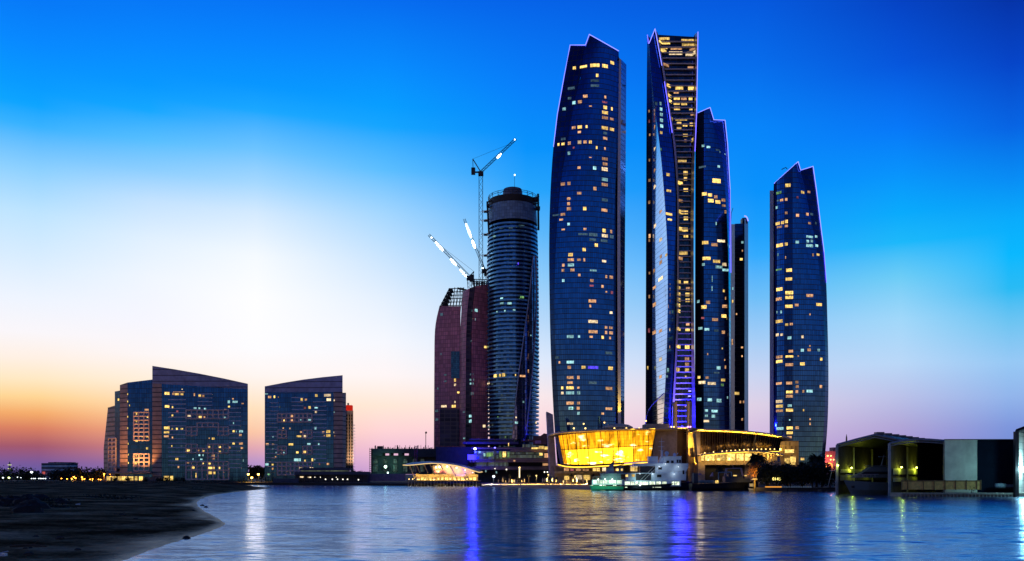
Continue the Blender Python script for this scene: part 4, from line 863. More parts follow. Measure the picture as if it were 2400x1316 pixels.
rw = thing('podium_wing', (P(1740, 1110, 540).x, 540, 1.5), 'right-hand podium wing with dark slanted glass, golden lit roof edge and strings of bulbs', 'podium')
def yw(px): u = (px-1640)/200; return 528+26*max(0, u-.35)**1.7
wx = [1641, 1660, 1680, 1700, 1720, 1740, 1760, 1780, 1800, 1815, 1827, 1833]
def wt(x): return 1009.5+16*((x-1641)/190)**2
def wb(x): return 1066-10*math.sin(min(1, (x-1641)/200)*math.pi*.62)
M_wg = facade('bronze_glass', (.36, .26, .15), frame=(.12, .08, .05), pw=1.5, fh=18, var=.7, tilt=.08, rough=.22)
rows, uvs = [], []
for f in (0, .25, .5, .75, 1):
    row = []; uv = []
    for x in wx:
        xx = x-(8 if x > 1790 else 2)*f*((x-1641)/190); row.append(P(xx, wt(x)+(wb(x)-wt(x))*f, yw(x)+4*f)); uv.append((x*.265, -f*14))
    rows.append(row[::-1]); uvs.append(uv[::-1])
MB().grid(rows, uvs).build('glass_wall', M_wg, rw, True)
rows2 = [[p+V((0, .6, 0)) for p in rows[0]], [p+V((0, .6, 0)) for p in rows[-1]]]; rows2 += [[p+V((0, 30, 0)) for p in rows2[1]], [p+V((0, 30, 0)) for p in rows2[0]], rows2[0]]
MB().grid(rows2).build('wall', M_conc, rw)
disc('roof', M_roofw, [P(x, y, yw(x)-6) for x, y in ((1634, 1004.6), (1670, 1005.6), (1710, 1007.4), (1745, 1009.6), (1775, 1012.4), (1800, 1015.4), (1820, 1018.6), (1838, 1022), (1848, 1024.6), (1854, 1027.5))], .9, 575, rw)
disc('balcony_slab', M_roofw, [P(x, y, yw(x)-5) for x, y in ((1638, 1066.5), (1660, 1062.5), (1690, 1059.2), (1720, 1057), (1750, 1055.8), (1780, 1056.2), (1805, 1058.4), (1824, 1061.5), (1838, 1065.5))], .7, 556, rw)
b = MB(); b.tube([P(x, wt(x)-.6, yw(x)-2.2) for x in wx], .25, 5); b.build('cove_light', M_cove, rw)
b = MB(); b.tube([P(x, wb(x)+2.6, yw(x)-1.2) for x in wx[:-1]], .2, 5); b.build('cove_light', M_cove, rw)
for i in range(17):
    x = 1652+i*10.2; x = min(x, 1826); ball(rw, x, wb(x)-2.8+(2.2 if i < 5 and i % 2 else 0), yw(x)-2.5, .42, M_bulby)
b = MB(); b.tube([P(1772, 1016, 520), P(1765, 1056, 524)], .3, 5); b.build('tie_rod', plain('gold_rod', (.6, .42, .12), .4), rw)
b = MB(); b.bp(1640, 1822, 1062, 1084, 548, 8); b.build('gallery_wall', plain('gallery_wall', (.5, .42, .3), .8), rw)
for x0, x1 in ((1641, 1650), (1652, 1676), (1678, 1701), (1703, 1724), (1726, 1744), (1746, 1762), (1768, 1775)): MB().bp(x0+.8, x1-.8, 1064+(2.5 if x0 < 1655 else 0), 1080, 547.6, .35).build('window', WIN['y'], rw)
for x in (1651, 1677, 1702, 1725, 1745, 1763, 1776, 1790, 1800, 1808, 1815): 
    b = MB(); b.bp(x-.9, x+.9, 1062, 1086, 534, 1); b.build('column', M_tan, rw)
b = MB(); b.bp(1640, 1830, 1080, 1090, 536, 14); b.bp(1636, 1652, 1084, 1134, 535, 14); b.bp(1652, 1832, 1090, 1134, 545, 8); b.build('base_wall', M_tan, rw)
MB().bp(1653, 1745, 1090.5, 1130, 544.4, .5).build('garage_door', M_black, rw)
b = MB(); b.prism([P(1630, 1008, 532), P(1642, 1009, 532), P(1644, 1084, 532), P(1636, 1084, 532)], (0, 10, 0)); b.build('end_wall', M_tan, rw)
for x in (1650, 1675, 1700, 1725, 1750, 1775, 1800, 1820): lamp('SPOT', P(x, wb(x)+16, yw(x)-3), (1, .58, .10), 2600, .3, P(x, wb(x)+6, yw(x)+2), 140)
for x in (1645, 1665, 1685, 1705, 1725, 1745, 1765, 1785, 1805, 1822): lamp('SPOT', P(x, wt(x)+5, yw(x)-4.5), (1, .58, .03), 6500, .3, P(x, wt(x)-6, yw(x)-4.2), 150)
lamp('POINT', P(1640, 1058, 524), (1, .6, .2), 3000, .3)
# glass box lit at the foot of the right tower
rx = thing('lobby_building', (P(1845, 1110, 590).x, 590, 1.5), 'low yellow lit lobby box against the foot of the rightmost skyscraper', 'lobby')
MB().bp(1828, 1872, 1034, 1110, 596, 10).build('wall', facade('lobby_glass', (.2, .16, .10), frame=(.14, .09, .03), pw=1.4, fh=3, metal=.5, var=.6), rx)
for x0, x1, y0, y1 in ((1840, 1861, 1054, 1062), (1839, 1852, 1074, 1084), (1852.5, 1865, 1071, 1084), (1840, 1864, 1084.6, 1090), (1877, 1885, 1075, 1079)): MB().bp(x0, x1, y0, y1, 595.5, .4).build('window', WIN['y'], rx)
lamp('SPOT', P(1850, 1052, 586), (1, .6, .08), 9000, .5, P(1850, 1046, 596), 140)
# distant arabesque hotel at far right of the towers
rh = thing('hotel_building', (P(1948, 1110, 800).x, 800, 1.5), 'distant pink lit building with glowing round windows, between the rightmost tower and the boathouse', 'hotel')
MB().bp(1932, 1975, 1058, 1110, 802, 20).build('wall', plain('pink_wall', (.40, .16, .18), .8), rh); MB().bp(1953, 1962, 1049, 1058, 806, 10).build('turret', plain('pink_turret', (.36, .15, .18), .8), rh)
for x, y, s in ((1940, 1069, 2.2), (1947.5, 1069, 1.8), (1947, 1078, 1.8), (1954, 1078, 1.8)): ball(rh, x, y, 801.5, s*.38, M_bulby, 'round_window')
b = MB(); b.tube([P(1936, 1096, 801)]+[P(1943-8*math.cos(math.pi*k/8)*.9, 1093-7*math.sin(math.pi*k/8)**.8, 801) for k in range(9)]+[P(1950, 1096, 801)], .5, 5); b.build('arch_light', glow('orange_arch', (1, .3, .05), 3), rh)
lamp('POINT', P(1948, 1084, 794), (1, .25, .2), 9000, 1)
b = MB(); b.lathe(P(1984, 1060, 900), [(1.6, 0), (1.3, 10), (.9, 10.4), (.8, 15), (.1, 19)], 10); r = b.build('minaret', plain('minaret_stone', (.45, .32, .2), .7), loc=P(1984, 1060, 900)); 
tag(r, 'tiny minaret tip showing above the boathouse roof at the right', 'minaret')

# ================================================================ waterside restaurant with the leaf roof
M_warmwall = plain('warm_wall', (.55, .45, .33), .7)
rv = thing('waterfront_restaurant', (P(1040, 1110, 545).x, 545, 0), 'waterside restaurant on stilts under a leaf-shaped curved white roof with slanted columns', 'restaurant')
YV = 545
tipx = [944.5, 955, 970, 985, 1000, 1012, 1030, 1050, 1070, 1090, 1108, 1122, 1130.5]; rtop = [1090, 1086.5, 1084, 1082.6, 1081.8, 1081.6, 1082.2, 1084, 1087, 1091, 1096, 1101, 1104.8]; rlow = [1090.4, 1091, 1090, 1088.5, 1087, 1086.4, 1087, 1089, 1092, 1097, 1103, 1107.5, 1106.5]
rows = [[P(x, y, YV-(0 if i in (0, 12) else 7)) for i, (x, y) in enumerate(zip(tipx, rlow))], [P(x, y-.6, YV-(0 if i in (0, 12) else 8)) for i, (x, y) in enumerate(zip(tipx, rlow))], [P(x, y, YV) for x, y in zip(tipx, rtop)], [P(x, y+2, YV+9) for x, y in zip(tipx, rtop)], [P(x, y+3, YV+9) for x, y in zip(tipx, rtop)]]
rows.append(rows[0]); MB().grid(rows).build('roof', plain('white_leaf_roof', (.62, .6, .6), .45, var=.1), rv, False)
b = MB(); b.tube([P(x, y+.1, YV-(0 if i in (0, 12) else 8.4)) for i, (x, y) in enumerate(zip(tipx, rlow))], .28, 5); b.build('roof_rim', glow('rim_gold_light', (1, .68, .28), 1.0), rv)
for x0, y0, x1, y1 in ((959.5, 1091, 972, 1122), (975.5, 1089, 984.5, 1109), (993, 1087, 1003, 1109), (1007, 1087, 1019, 1113), (1030, 1088, 1038, 1100), (1055, 1092, 1073, 1125), (1083, 1096, 1100, 1126)):
    b = MB(); b.tube([P(x0, y0, YV-4), P(x1, y1, YV-6)], .3, 6); b.build('column', plain('column_tan', (.5, .4, .28), .5) if x0 < 960 else bpy.data.materials['column_tan'], rv)
b = MB(); pts = [P(x, y, YV+4) for x, y in ((1014, 1092), (1030, 1088), (1060, 1090), (1090, 1097), (1112, 1106), (1112, 1113), (1014, 1113))]; b.prism(pts, (0, 3, 0)); b.build('rear_wall', M_warmwall, rv)
b = MB(); b.bp(974, 1120, 1112, 1117, YV-3, 14); b.build('upper_deck', M_warmwall, rv)
b = MB(); b.bp(976, 1120, 1117, 1127, YV+2, 8); b.build('lower_wall', M_warmwall, rv)
b = MB(); b.bp(954, 1124, 1127, 1129, YV-10, 26); b.build('deck', plain('deck_timber', (.35, .25, .14), .7), rv)
for i in range(22): 
    x = 956+i*7.6; b = MB(); b.bp(x, x+1.3, 1129, 1142, YV-9.4, .9); b.build('stilt', bpy.data.materials['column_tan'], rv)
for i in range(15):
    b = MB(); b.bp(977+i*9.4, 984+i*9.4, 1119, 1125, YV+1.6, .35); b.build('window', WIN['y' if i % 4 else 'o'], rv)
for x, y, s in ((1022, 1096, 1.1), (1030, 1095, 1.4), (1048, 1094, 1.2), (1070, 1097, 1.0), (1090, 1102, .8), (1108, 1108, .6)): ball(rv, x, y, YV+2, s*.55, M_bulbw, 'lamp_globe')
b = MB(); b.bp(1018, 1047, 1103, 1109, YV+1, 1); b.build('bar_counter', plain('bar_pink', (.5, .2, .28), .5), rv)
for i in range(17): ball(rv, 958+i*9.8+random.uniform(-2, 2), 1124+random.uniform(-1, 1), YV-9, .38, M_bulby)
for x in (962, 976, 1004, 1022, 1044, 1064, 1086, 1106, 1116): ball(rv, x, 1140.5, YV-10, .3, M_bulbw)
for x, e in ((1026, 3000), (1050, 3500), (1075, 2500), (1100, 2000)): lamp('SPOT', P(x, 1104, YV-1), (1, .62, .2), e*.7, .5, P(x, 1094, YV+3.5), 150)
for x in (975, 1010, 1045, 1080, 1110): lamp('SPOT', P(x, 1126, YV-7), (1, .6, .1), 2600, .4, P(x, 1118, YV+2), 150)
lamp('SPOT', P(1080, 1110, YV-9), (.25, .12, 1), 5000, .5, P(1080, 1096, YV-3), 120)
for x in (980, 1030, 1080): lamp('SPOT', P(x, 1131, YV-6), (1, .7, .18), 700, .4, P(x, 1140, YV-4), 150)
# ================================================================ water, beach, land
m, t, o = mat('sea_water')
tc = t.new('ShaderNodeTexCoord')
mp = t.new('ShaderNodeMapping', inp={0: tc.outputs['Object'], 3: (.30, 1.0, 1)})
n1 = t.new('ShaderNodeTexNoise', inp={'Vector': mp.outputs[0], 'Scale': .8, 'Detail': 5, 'Roughness': .65, 'Distortion': .3})
n2 = t.new('ShaderNodeTexNoise', inp={'Vector': mp.outputs[0], 'Scale': .09, 'Detail': 2})
sl = t.new('ShaderNodeVectorMath', operation='ADD', inp={0: t.new('ShaderNodeVectorMath', operation='SUBTRACT', inp={0: n1.outputs[1], 1: (.5, .5, .5)}).outputs[0], 1: t.new('ShaderNodeVectorMath', operation='SCALE', inp={0: t.new('ShaderNodeVectorMath', operation='SUBTRACT', inp={0: n2.outputs[1], 1: (.5, .5, .5)}).outputs[0], 3: .35}).outputs[0]})
sl = t.new('ShaderNodeVectorMath', operation='MULTIPLY', inp={0: sl.outputs[0], 1: (.17, 1.12, 0)})
nn = t.new('ShaderNodeVectorMath', operation='NORMALIZE', inp={0: t.new('ShaderNodeVectorMath', operation='ADD', inp={0: sl.outputs[0], 1: (0, 0, 1)}).outputs[0]})
fr = t.new('ShaderNodeFresnel', inp={0: 4.2, 1: nn.outputs[0]})
gl = t.new('ShaderNodeBsdfGlossy', inp={'Color': (.68, .90, 1.25, 1), 'Roughness': .2, 'Normal': nn.outputs[0]})
df = t.new('ShaderNodeBsdfDiffuse', inp={0: (.001, .008, .03, 1)})
p = t.new('ShaderNodeMixShader', inp={0: fr.outputs[0], 1: df.outputs[0], 2: gl.outputs[0]})
t.l.new(p.outputs[0], o.inputs[0])
b = MB(); b.face([(-4000, -300, 0), (4000, -300, 0), (4000, 900, 0), (-4000, 900, 0)]); w = b.build('water', m); tag(w, 'calm rippled bay water reflecting the dusk sky and city lights', 'water', kind='structure')

m, t, o = mat('wet_sand')
tc = t.new('ShaderNodeTexCoord')
na = t.new('ShaderNodeTexNoise', inp={'Vector': t.new('ShaderNodeMapping', inp={0: tc.outputs['Object'], 3: (1, 1.2, 1)}).outputs[0], 'Scale': .07, 'Detail': 8, 'Roughness': .65})
nb = t.new('ShaderNodeTexNoise', inp={'Vector': tc.outputs['Object'], 'Scale': 1.4, 'Detail': 6, 'Roughness': .7})
cl = t.ramp(t.m('ADD', t.m('MULTIPLY', na.outputs[0], .7), t.m('MULTIPLY', nb.outputs[0], .3)), [(.35, (.02, .011, .006)), (.45, (.09, .05, .024)), (.53, (.26, .15, .075)), (.63, (.52, .32, .18))])
bb = t.new('ShaderNodeBump', inp={'Height': t.m('ADD', na.outputs[0], t.m('MULTIPLY', nb.outputs[0], .25)), 'Strength': .8, 'Distance': .5})
zz = t.new('ShaderNodeSeparateXYZ', inp={0: t.new('ShaderNodeNewGeometry').outputs['Position']}).outputs[2]
wet = t.mr(t.m('ADD', zz, t.m('MULTIPLY', na.outputs[0], .35)), .24, .46, 1, 0)
p = t.new('ShaderNodeBsdfPrincipled', inp={'Base Color': cl, 'Roughness': t.mr(wet, 0, 1, .85, .38), 'Specular IOR Level': t.m('MULTIPLY', wet, .10), 'Normal': bb.outputs[0]})
t.l.new(p.outputs[0], o.inputs[0]); M_sand = m
edge = [(585, 1137.3), (588, 1138.5), (598, 1140.8), (640, 1144.5), (600, 1149), (560, 1153), (520, 1158), (490, 1163), (470, 1170), (460, 1179), (463, 1187), (480, 1199), (505, 1212), (522, 1222), (527, 1229), (518, 1236), (495, 1245), (450, 1259), (400, 1274), (350, 1291), (300, 1310), (240, 1332), (120, 1375), (-60, 1430), (-400, 1500)]
dense = []
for i in range(len(edge)-1):
    for k in range(4): dense.append((edge[i][0]+(edge[i+1][0]-edge[i][0])*k/4, edge[i][1]+(edge[i+1][1]-edge[i][1])*k/4))
rng = random.Random(3); rows = []
offs = [-1.2, -.4, 0, .5, 1.2, 2.2, 4, 6, 9, 13, 18, 24, 32, 42, 55, 72, 95, 130, 180, 260, 400, 700]
for x, y in dense:
    Y = gy(y); X = (x-1200)*Y/F+rng.uniform(-.15, .15); row = []
    for s in offs:
        z = -.35+.35*(s+1.2)/1.2 if s < 0 else .02*s+.10*math.log1p(s)
        z = min(z, 1.05)
        if s > 2: z += .10*math.sin(Y*.11+s*.05)+rng.uniform(-.04, .07)
        z += max(0, min(1, (Y-330)/180))*max(0, min(1, (s-4)/40))*1.5     # the berm at the back
        row.append((X-s, Y, z))
    rows.append(row)
b = MB(); b.grid(rows); w = b.build('beach', M_sand, smooth=True); tag(w, 'dark wet sand beach curving along the left foreground', 'beach', kind='structure')

M_land = plain('dark_soil', (.045, .038, .032), .9, scale=.08)
shore = [(-4000, 560), (P(560, 1137, 590).x, 596), (P(640, 1110, 588).x, 588), (P(860, 1110, 556).x, 556), (P(950, 1110, 545).x, 545), (P(1126, 1110, 540).x, 540), (P(1128, 1110, 556).x, 556), (P(1424, 1110, 556).x, 556), (P(1430, 1110, 500).x, 500), (P(1500, 1110, 480).x, 480), (P(1760, 1110, 425).x, 425), (P(1770, 1110, 386).x, 386), (P(1972, 1110, 378).x, 378), (P(1985, 1110, 375).x, 400), (4000, 400)]
b = MB(); far = [(x, 5000) for x, y in shore]
b.grid([[(x, y, -1) for x, y in shore], [(x, y, 1.5) for x, y in shore], [(x, y, 1.5) for x, y in far]])
w = b.build('ground', M_land); tag(w, 'dark flat land behind the quay where the buildings stand', 'ground', kind='structure')
# resort beach, sloping sand
b = MB(); pts = [(1128, 1141), (1150, 1142), (1190, 1143), (1230, 1144.5), (1270, 1146), (1310, 1147), (1350, 1148), (1390, 1149.5), (1420, 1151)]
rows = [[P(x, y, gy(y))-V((0, .3, .3)) for x, y in pts], [P(x, y, gy(y)) for x, y in pts], [V((P(x, y, gy(y)).x*1.03, gy(y)+20, .9)) for x, y in pts], [V((P(x, y, gy(y)).x*1.08, max(gy(y)+45, 560), 1.62)) for x, y in pts]]
b.grid(rows); w = b.build('sand_beach', plain('pale_sand', (.5, .38, .24), .9, scale=.2, bump=.3)); tag(w, 'lit strip of pale sand sloping to the water in front of the resort', 'beach', kind='structure')
M_quay = plain('quay_stone', (.10, .085, .075), .85, scale=.4, bump=.4)

def px2x_(px, Y): return (px-1200)*Y/F
# ================================================================ plants
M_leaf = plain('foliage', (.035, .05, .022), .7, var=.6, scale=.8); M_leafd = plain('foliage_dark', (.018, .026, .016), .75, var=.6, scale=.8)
M_bark = plain('bark', (.07, .05, .035), .9, var=.4, scale=2)
def leaf_mesh(h, w, n, seed, size=.5):
    r = random.Random(seed); b = MB()
    cl_ = [(V((r.uniform(-w*.33, w*.33), r.uniform(-w*.33, w*.33), h*r.uniform(.42, .85))), r.uniform(.22, .42)*w) for _ in range(11)]
    for _ in range(n):
        c, rad = r.choice(cl_)
        dv = V((r.gauss(0, 1), r.gauss(0, 1), r.gauss(0, .8))).normalized()*rad*r.uniform(.45, 1.05); p = c+dv
        if p.z < h*.12: p.z = h*.12+r.random()*.5
        a = V((r.gauss(0, 1), r.gauss(0, 1), r.gauss(0, 1))).normalized(); e = a.cross(V((r.gauss(0, 1), r.gauss(0, 1), 1))).normalized(); s = size*r.uniform(.6, 1.5)
        b.face([p-a*s, p+e*s*.6, p+a*s, p-e*s*.6])
    return b, cl_
def tree(loc, h, w, seed, label, group=None, m=None, n=700, size=.55):
    r = thing('tree', loc, label, 'tree', group); L = V(loc); b, cl_ = leaf_mesh(h, w, n, seed, size)
    b.v = [v+L for v in b.v]; b.build('crown', m or M_leaf, r)
    b = MB(); b.tube([L, L+V((.2, 0, h*.3)), L+V((0, .2, h*.55))], [h*.035, h*.026, h*.015], 6)
    for c, rad in cl_[:6]: b.tube([L+V((.1, 0, h*.28)), L+c], [h*.018, h*.006], 5)
    b.build('trunk', M_bark, r); return r
def palm(loc, h, L_, seed, label, group='palm trees by the water', n=70, skirt=False, m=None):
    r = thing('palm_tree', loc, label, 'palm tree', group); o_ = V(loc); rr = random.Random(seed); b = MB()
    lean = V((rr.uniform(-.4, .4), rr.uniform(-.3, .3), 0)); top = o_+lean+V((0, 0, h))
    b.tube([o_, o_+lean*.3+V((0, 0, h*.5)), top], [h*.04+.12, h*.03+.1, h*.035+.1], 8); b.build('trunk', M_bark, r)
    def frond(b, a, el, ln, droop):
        d = V((math.cos(a)*math.cos(el), math.sin(a)*math.cos(el), math.sin(el))); side = V((-math.sin(a), math.cos(a), 0)); pts = []
        for k in range(8):
            s = k/7; pts.append(top+d*ln*s-V((0, 0, droop*ln*s*s)))
        b.tube(pts, [.05*(1-k/9) for k in range(8)], 3, caps=False)
        for k in range(1, 8):
            p, q = pts[k-1], pts[k]
            for j in (0, .33, .66):
                c = p.lerp(q, j); wl = ln*.30*(1-.6*abs(k/7-.4)); tg = (q-p).normalized()
                for s in (1, -1):
                    e = c+side*s*wl*.75+tg*wl*.7-V((0, 0, wl*.55)); b.face([c, c+tg*wl*.22, e])
    b = MB()
    for i in range(n): frond(b, rr.uniform(0, math.tau), math.radians(rr.uniform(-8, 78)), L_*rr.uniform(.75, 1.1), rr.uniform(.35, .8))
    b.build('crown', m or M_leafd, r)
    if skirt:
        b = MB()
        for i in range(34): frond(b, rr.uniform(0, math.tau), math.radians(rr.uniform(-50, -15)), L_*rr.uniform(.7, .95), rr.uniform(.6, 1.0))
        b.build('dead_fronds', plain('dry_fronds', (.22, .13, .05), .8), r)
    return r
def at(px, Y, z=1.5): q = P(px, 1110, Y); return (q.x, Y, z)
palm(at(1774, 405), 13, 6.0, 1, 'biggest palm, its dry underside lit orange, right of the moored work boat', skirt=True)
palm(at(1686, 470), 8.5, 3.6, 2, 'dark palm in front of the podium base wall, behind the work boat', n=34)
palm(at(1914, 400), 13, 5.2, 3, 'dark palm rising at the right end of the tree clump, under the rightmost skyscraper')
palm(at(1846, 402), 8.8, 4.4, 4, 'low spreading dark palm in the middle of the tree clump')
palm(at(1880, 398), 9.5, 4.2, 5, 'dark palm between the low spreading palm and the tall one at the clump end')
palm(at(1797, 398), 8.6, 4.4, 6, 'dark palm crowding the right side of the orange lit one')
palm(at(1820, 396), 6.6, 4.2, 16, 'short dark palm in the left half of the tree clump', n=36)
tg = 'dark trees along the right quay'
for i, (px, Y, h, w, lb) in enumerate(((1800, 394, 8, 9, 'dark bush tree right of the orange lit palm'), (1826, 392, 7.5, 10, 'dark rounded tree left of the middle of the quay clump'), (1852, 391, 7, 10, 'dark rounded tree at the middle of the quay clump'), (1878, 390, 7.5, 10, 'dark rounded tree right of the middle of the quay clump'), (1903, 390, 8.5, 10, 'dark tree below the tall palm at the clump end'), (1926, 389, 9, 9, 'dark tree nearest the guyed post of the boathouse'), (1945, 386, 6, 9, 'last dark tree of the quay clump, touching the boathouse'))):
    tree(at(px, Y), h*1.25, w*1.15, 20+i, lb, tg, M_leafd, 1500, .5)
for i, (px, Y, h, lb) in enumerate(((1338, 528, 5.2, 'small palm on the resort sand under the lower slab of the golden hall'), (1390, 522, 5.2, 'small palm just left of the green lit boat bow'), (1239, 535, 5.0, 'thin small palm near the right end of the lit resort beach trees'), (1217, 532, 3.8, 'small yellow lit palm beside the bright lamp column'), (1196, 540, 4.8, 'small palm in front of the brown terraced podium'), (1303, 530, 3.6, 'small palm at the foot of the lilac wing wall'), (1180, 538, 3.4, 'low palm right of the bright white lamp box'))):
    palm(at(px, Y), h, 2.0, 40+i, lb, 'small palms on the resort beach', 22, m=M_leaf)
# far-left woods and trees
gl = 'trees behind the dark beach'
for i, (px, h, w, Y, lb) in enumerate(((5, 7.6, 20, 700, 'broad tree at the far left edge below the minaret'), (40, 8.4, 22, 705, 'broad tree just right of the minaret'), (62, 8.2, 18, 715, 'tree left of the bright white lamp at far left'), (85, 6, 14, 710, 'low tree left of the flat office block'),
        (140, 7.8, 14, 660, 'dark tree in front of the flat office block'), (158, 8.2, 14, 655, 'dark tree at the right corner of the flat office block'), (176, 9.4, 14, 655, 'tallest dark tree right of the flat office block'), (196, 8.6, 15, 650, 'dark tree with orange lamps beneath it, second left of the larger apartment block'), (216, 7.6, 14, 648, 'low dark tree above a pair of orange lamps'), (234, 9, 13, 645, 'dark tree touching the left end of the larger apartment block'),
        (590, 11, 11, 650, 'left tree in the gap between the two apartment blocks'), (602, 12, 11, 655, 'middle tree in the gap between the two apartment blocks'), (613, 11.5, 11, 650, 'right tree in the gap between the two apartment blocks'), (836, 9, 8, 690, 'small tree right of the sandy apartment block'), (850, 7, 8, 690, 'low tree left of the scaffolded building site'), (862, 6, 7, 690, 'lowest tree against the site scaffolding'))):
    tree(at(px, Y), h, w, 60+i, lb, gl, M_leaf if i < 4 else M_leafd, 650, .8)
for i, x in enumerate((268, 300, 340, 372, 392)):
    tree(at(x, 622, 1.5), 3.2, 4, 90+i, ['small shrub before the lit arcade, leftmost of five', 'small shrub before the lit arcade, second from the left', 'small shrub at the middle of the lit arcade', 'small shrub right of the lit arcade', 'small shrub under the lattice front of the larger block'][i], 'shrubs before the lit arcade', M_leafd, 220, .4)
sk_ = random.Random(31); M_stone = plain('beach_stone', (.05, .045, .04), .9, scale=2)
for i in range(34):
    px, py = sk_.uniform(20, 470), sk_.uniform(1165, 1300)
    if px > 440-(py-1180)*1.9 and py > 1215: px = sk_.uniform(10, 200)
    Y = gy(py, .6); q = V((px2x_(px, Y), Y, .62)); s = sk_.uniform(.12, .34); b = MB(); rows = []
    for j in range(5):
        ph = -.5+j/4*2.07; rows.append([q+V((math.cos(k*math.tau/7)*math.cos(ph)*s*sk_.uniform(.8, 1.3)*1.4, math.sin(k*math.tau/7)*math.cos(ph)*s*sk_.uniform(.8, 1.2), math.sin(ph)*s*.7)) for k in range(7)])
    b.grid(rows, close=True); w = b.build('stone', M_stone, loc=q); tag(w, 'small dark stone lying loose on the open sand of the beach', 'rock', 'loose stones on the beach')
rk = random.Random(11); gR = 'dark boulders heaped on the beach'
M_rock = plain('dark_rock', (.02, .018, .018), .9, bump=.6, scale=1.2)
for i in range(16):
    px, py = rk.uniform(-10, 150), rk.uniform(1172, 1205); s = rk.uniform(1.2, 2.4)*(1.25-abs(px-40)/160)
    Y = gy(py, .8); b = MB(); q = P(px, py, Y); n = 9; rows = []
    for j in range(6):
        ph = -.3+j/5*1.87; rows.append([q+V((math.cos(k*math.tau/n)*math.cos(ph)*s*rk.uniform(.8, 1.25)*1.4, math.sin(k*math.tau/n)*math.cos(ph)*s*rk.uniform(.8, 1.2), math.sin(ph)*s*rk.uniform(.7, 1.0))) for k in range(n)])
    b.grid(rows, close=True); w = b.build('boulder', M_rock, loc=q); tag(w, 'dark boulder in the heap at the left edge of the beach', 'rock', gR)
for px, py, lb in ((183, 1183, 'small pale scrap lying on the dark sand right of the boulder heap'), (152, 1173, 'tiny pale scrap near the top of the boulder heap'), (4, 1301, 'white scrap of litter at the bottom left corner of the beach')):
    Y = gy(py, .9); q = P(px, py, Y); b = MB(); b.box(q.x-.45, q.x+.4, Y-.3, Y+.2, q.z-.1, q.z+.12); b.tube([q+V((-.4, 0, .1)), q+V((.5, .1, .3))], .05, 4); w = b.build('litter', M_white, loc=q); tag(w, lb, 'litter')
q = P(60, 1283, gy(1283, .9)); b = MB(); b.tube([q+V((-1.5, 0, .1)), q+V((.4, .2, .15)), q+V((2.1, -.1, .1))], [.14, .13, .08], 6); b.tube([q+V((.4, .2, .15)), q+V((1, .5, .6))], [.06, .02], 5); w = b.build('driftwood', M_bark, loc=q); tag(w, 'dark driftwood log lying on the sand near the bottom left', 'driftwood')

b = MB(); rs_ = random.Random(21)
def scrub_at(x, y, z, w, h, n):
    for _ in range(n):
        p = V((x+rs_.gauss(0, w), y+rs_.gauss(0, w*.5), z+abs(rs_.gauss(0, h)))); a = V((rs_.gauss(0, 1), rs_.gauss(0, 1), rs_.gauss(0, .7))).normalized()*rs_.uniform(.15, .5); e = a.cross(V((rs_.gauss(0, 1), rs_.gauss(0, 1), 1))).normalized()*rs_.uniform(.08, .25)
        b.face([p-a, p+e, p+a, p-e])
for _ in range(260):
    y = rs_.uniform(470, 560); x = rs_.uniform(-560, -175); scrub_at(x, y, 2.2, rs_.uniform(1, 3), rs_.uniform(.3, .9), 22)
for px, py, w, n in ((250, 1167, 5, 90), (210, 1166, 4, 60), (275, 1170, 4, 70), (430, 1146, 8, 120), (340, 1143, 9, 140), (60, 1170, 4, 160), (110, 1176, 4, 160), (20, 1176, 4, 160), (90, 1188, 3, 140), (40, 1190, 3, 160), (140, 1192, 2, 90)):
    Y = gy(py, .9); scrub_at((px-1200)*Y/F, Y, .8, w*.6, .45, n*2)
w = b.build('scrub', M_leafd); tag(w, 'low dark scrub scattered over the beach and along its back edge', 'scrub', kind='stuff')

# ================================================================ far left buildings
ro = thing('office_building', (P(140, 1110, 820).x, 820, 1.5), 'flat-roofed pale office block with banded windows, at far left behind the trees', 'office block')
So = Shell(ro, 30, .85); M_off = banded('office_bands', (.45, .68, .80), (.03, .06, .10), 3.6, .5)
So.strip('front_wall', M_off, (822, cv(97)), (820, cv(158)), 1086, 1085.5, nu=2, nv=4); So.strip('side_wall', M_off, (820, cv(158)), (826, cv(182.5)), 1085.5, 1087.5, nu=2, nv=4); So.close(M_conc)
b = MB()
for x0, x1, h in ((113, 126, 2.2), (127, 132, 2.6), (140, 148, 2.4), (149, 168, 2.2), (170, 174, 1.2)): b.bp(x0, x1, 1086-h, 1087, 830, 8)
b.build('roof_plant', M_dkmetal, ro)
MB().bp(98, 105, 1106, 1112, 818, .6).build('lit_sign', glow('pink_sign', (.7, .12, .12), .7), ro)
rm = thing('minaret', at(22.5, 900), 'slim minaret with two lit balconies at the far left', 'minaret')
b = MB(); z = lambda py: H-(py-HOR)*900/F
c0 = P(22.5, 1110, 900); c0.z = 0
b.lathe(c0, [(1.3, 1.5), (1.2, z(1100)), (1.7, z(1099.5)), (1.7, z(1098.5)), (1.0, z(1098)), (.9, z(1091)), (1.4, z(1090.5)), (1.4, z(1089.5)), (.9, z(1089)), (.8, z(1086)), (.05, z(1082))], 12); b.build('shaft', plain('minaret_pale', (.45, .42, .35), .7), rm)
for y in (1099.2, 1090.3): b = MB(); b.lathe(P(22.5, y, 900), [(1.75, -.2), (1.85, 0), (1.75, .3)], 12); b.build('balcony_light', glow('minaret_light', (.9, .95, .5), 1.2), rm)
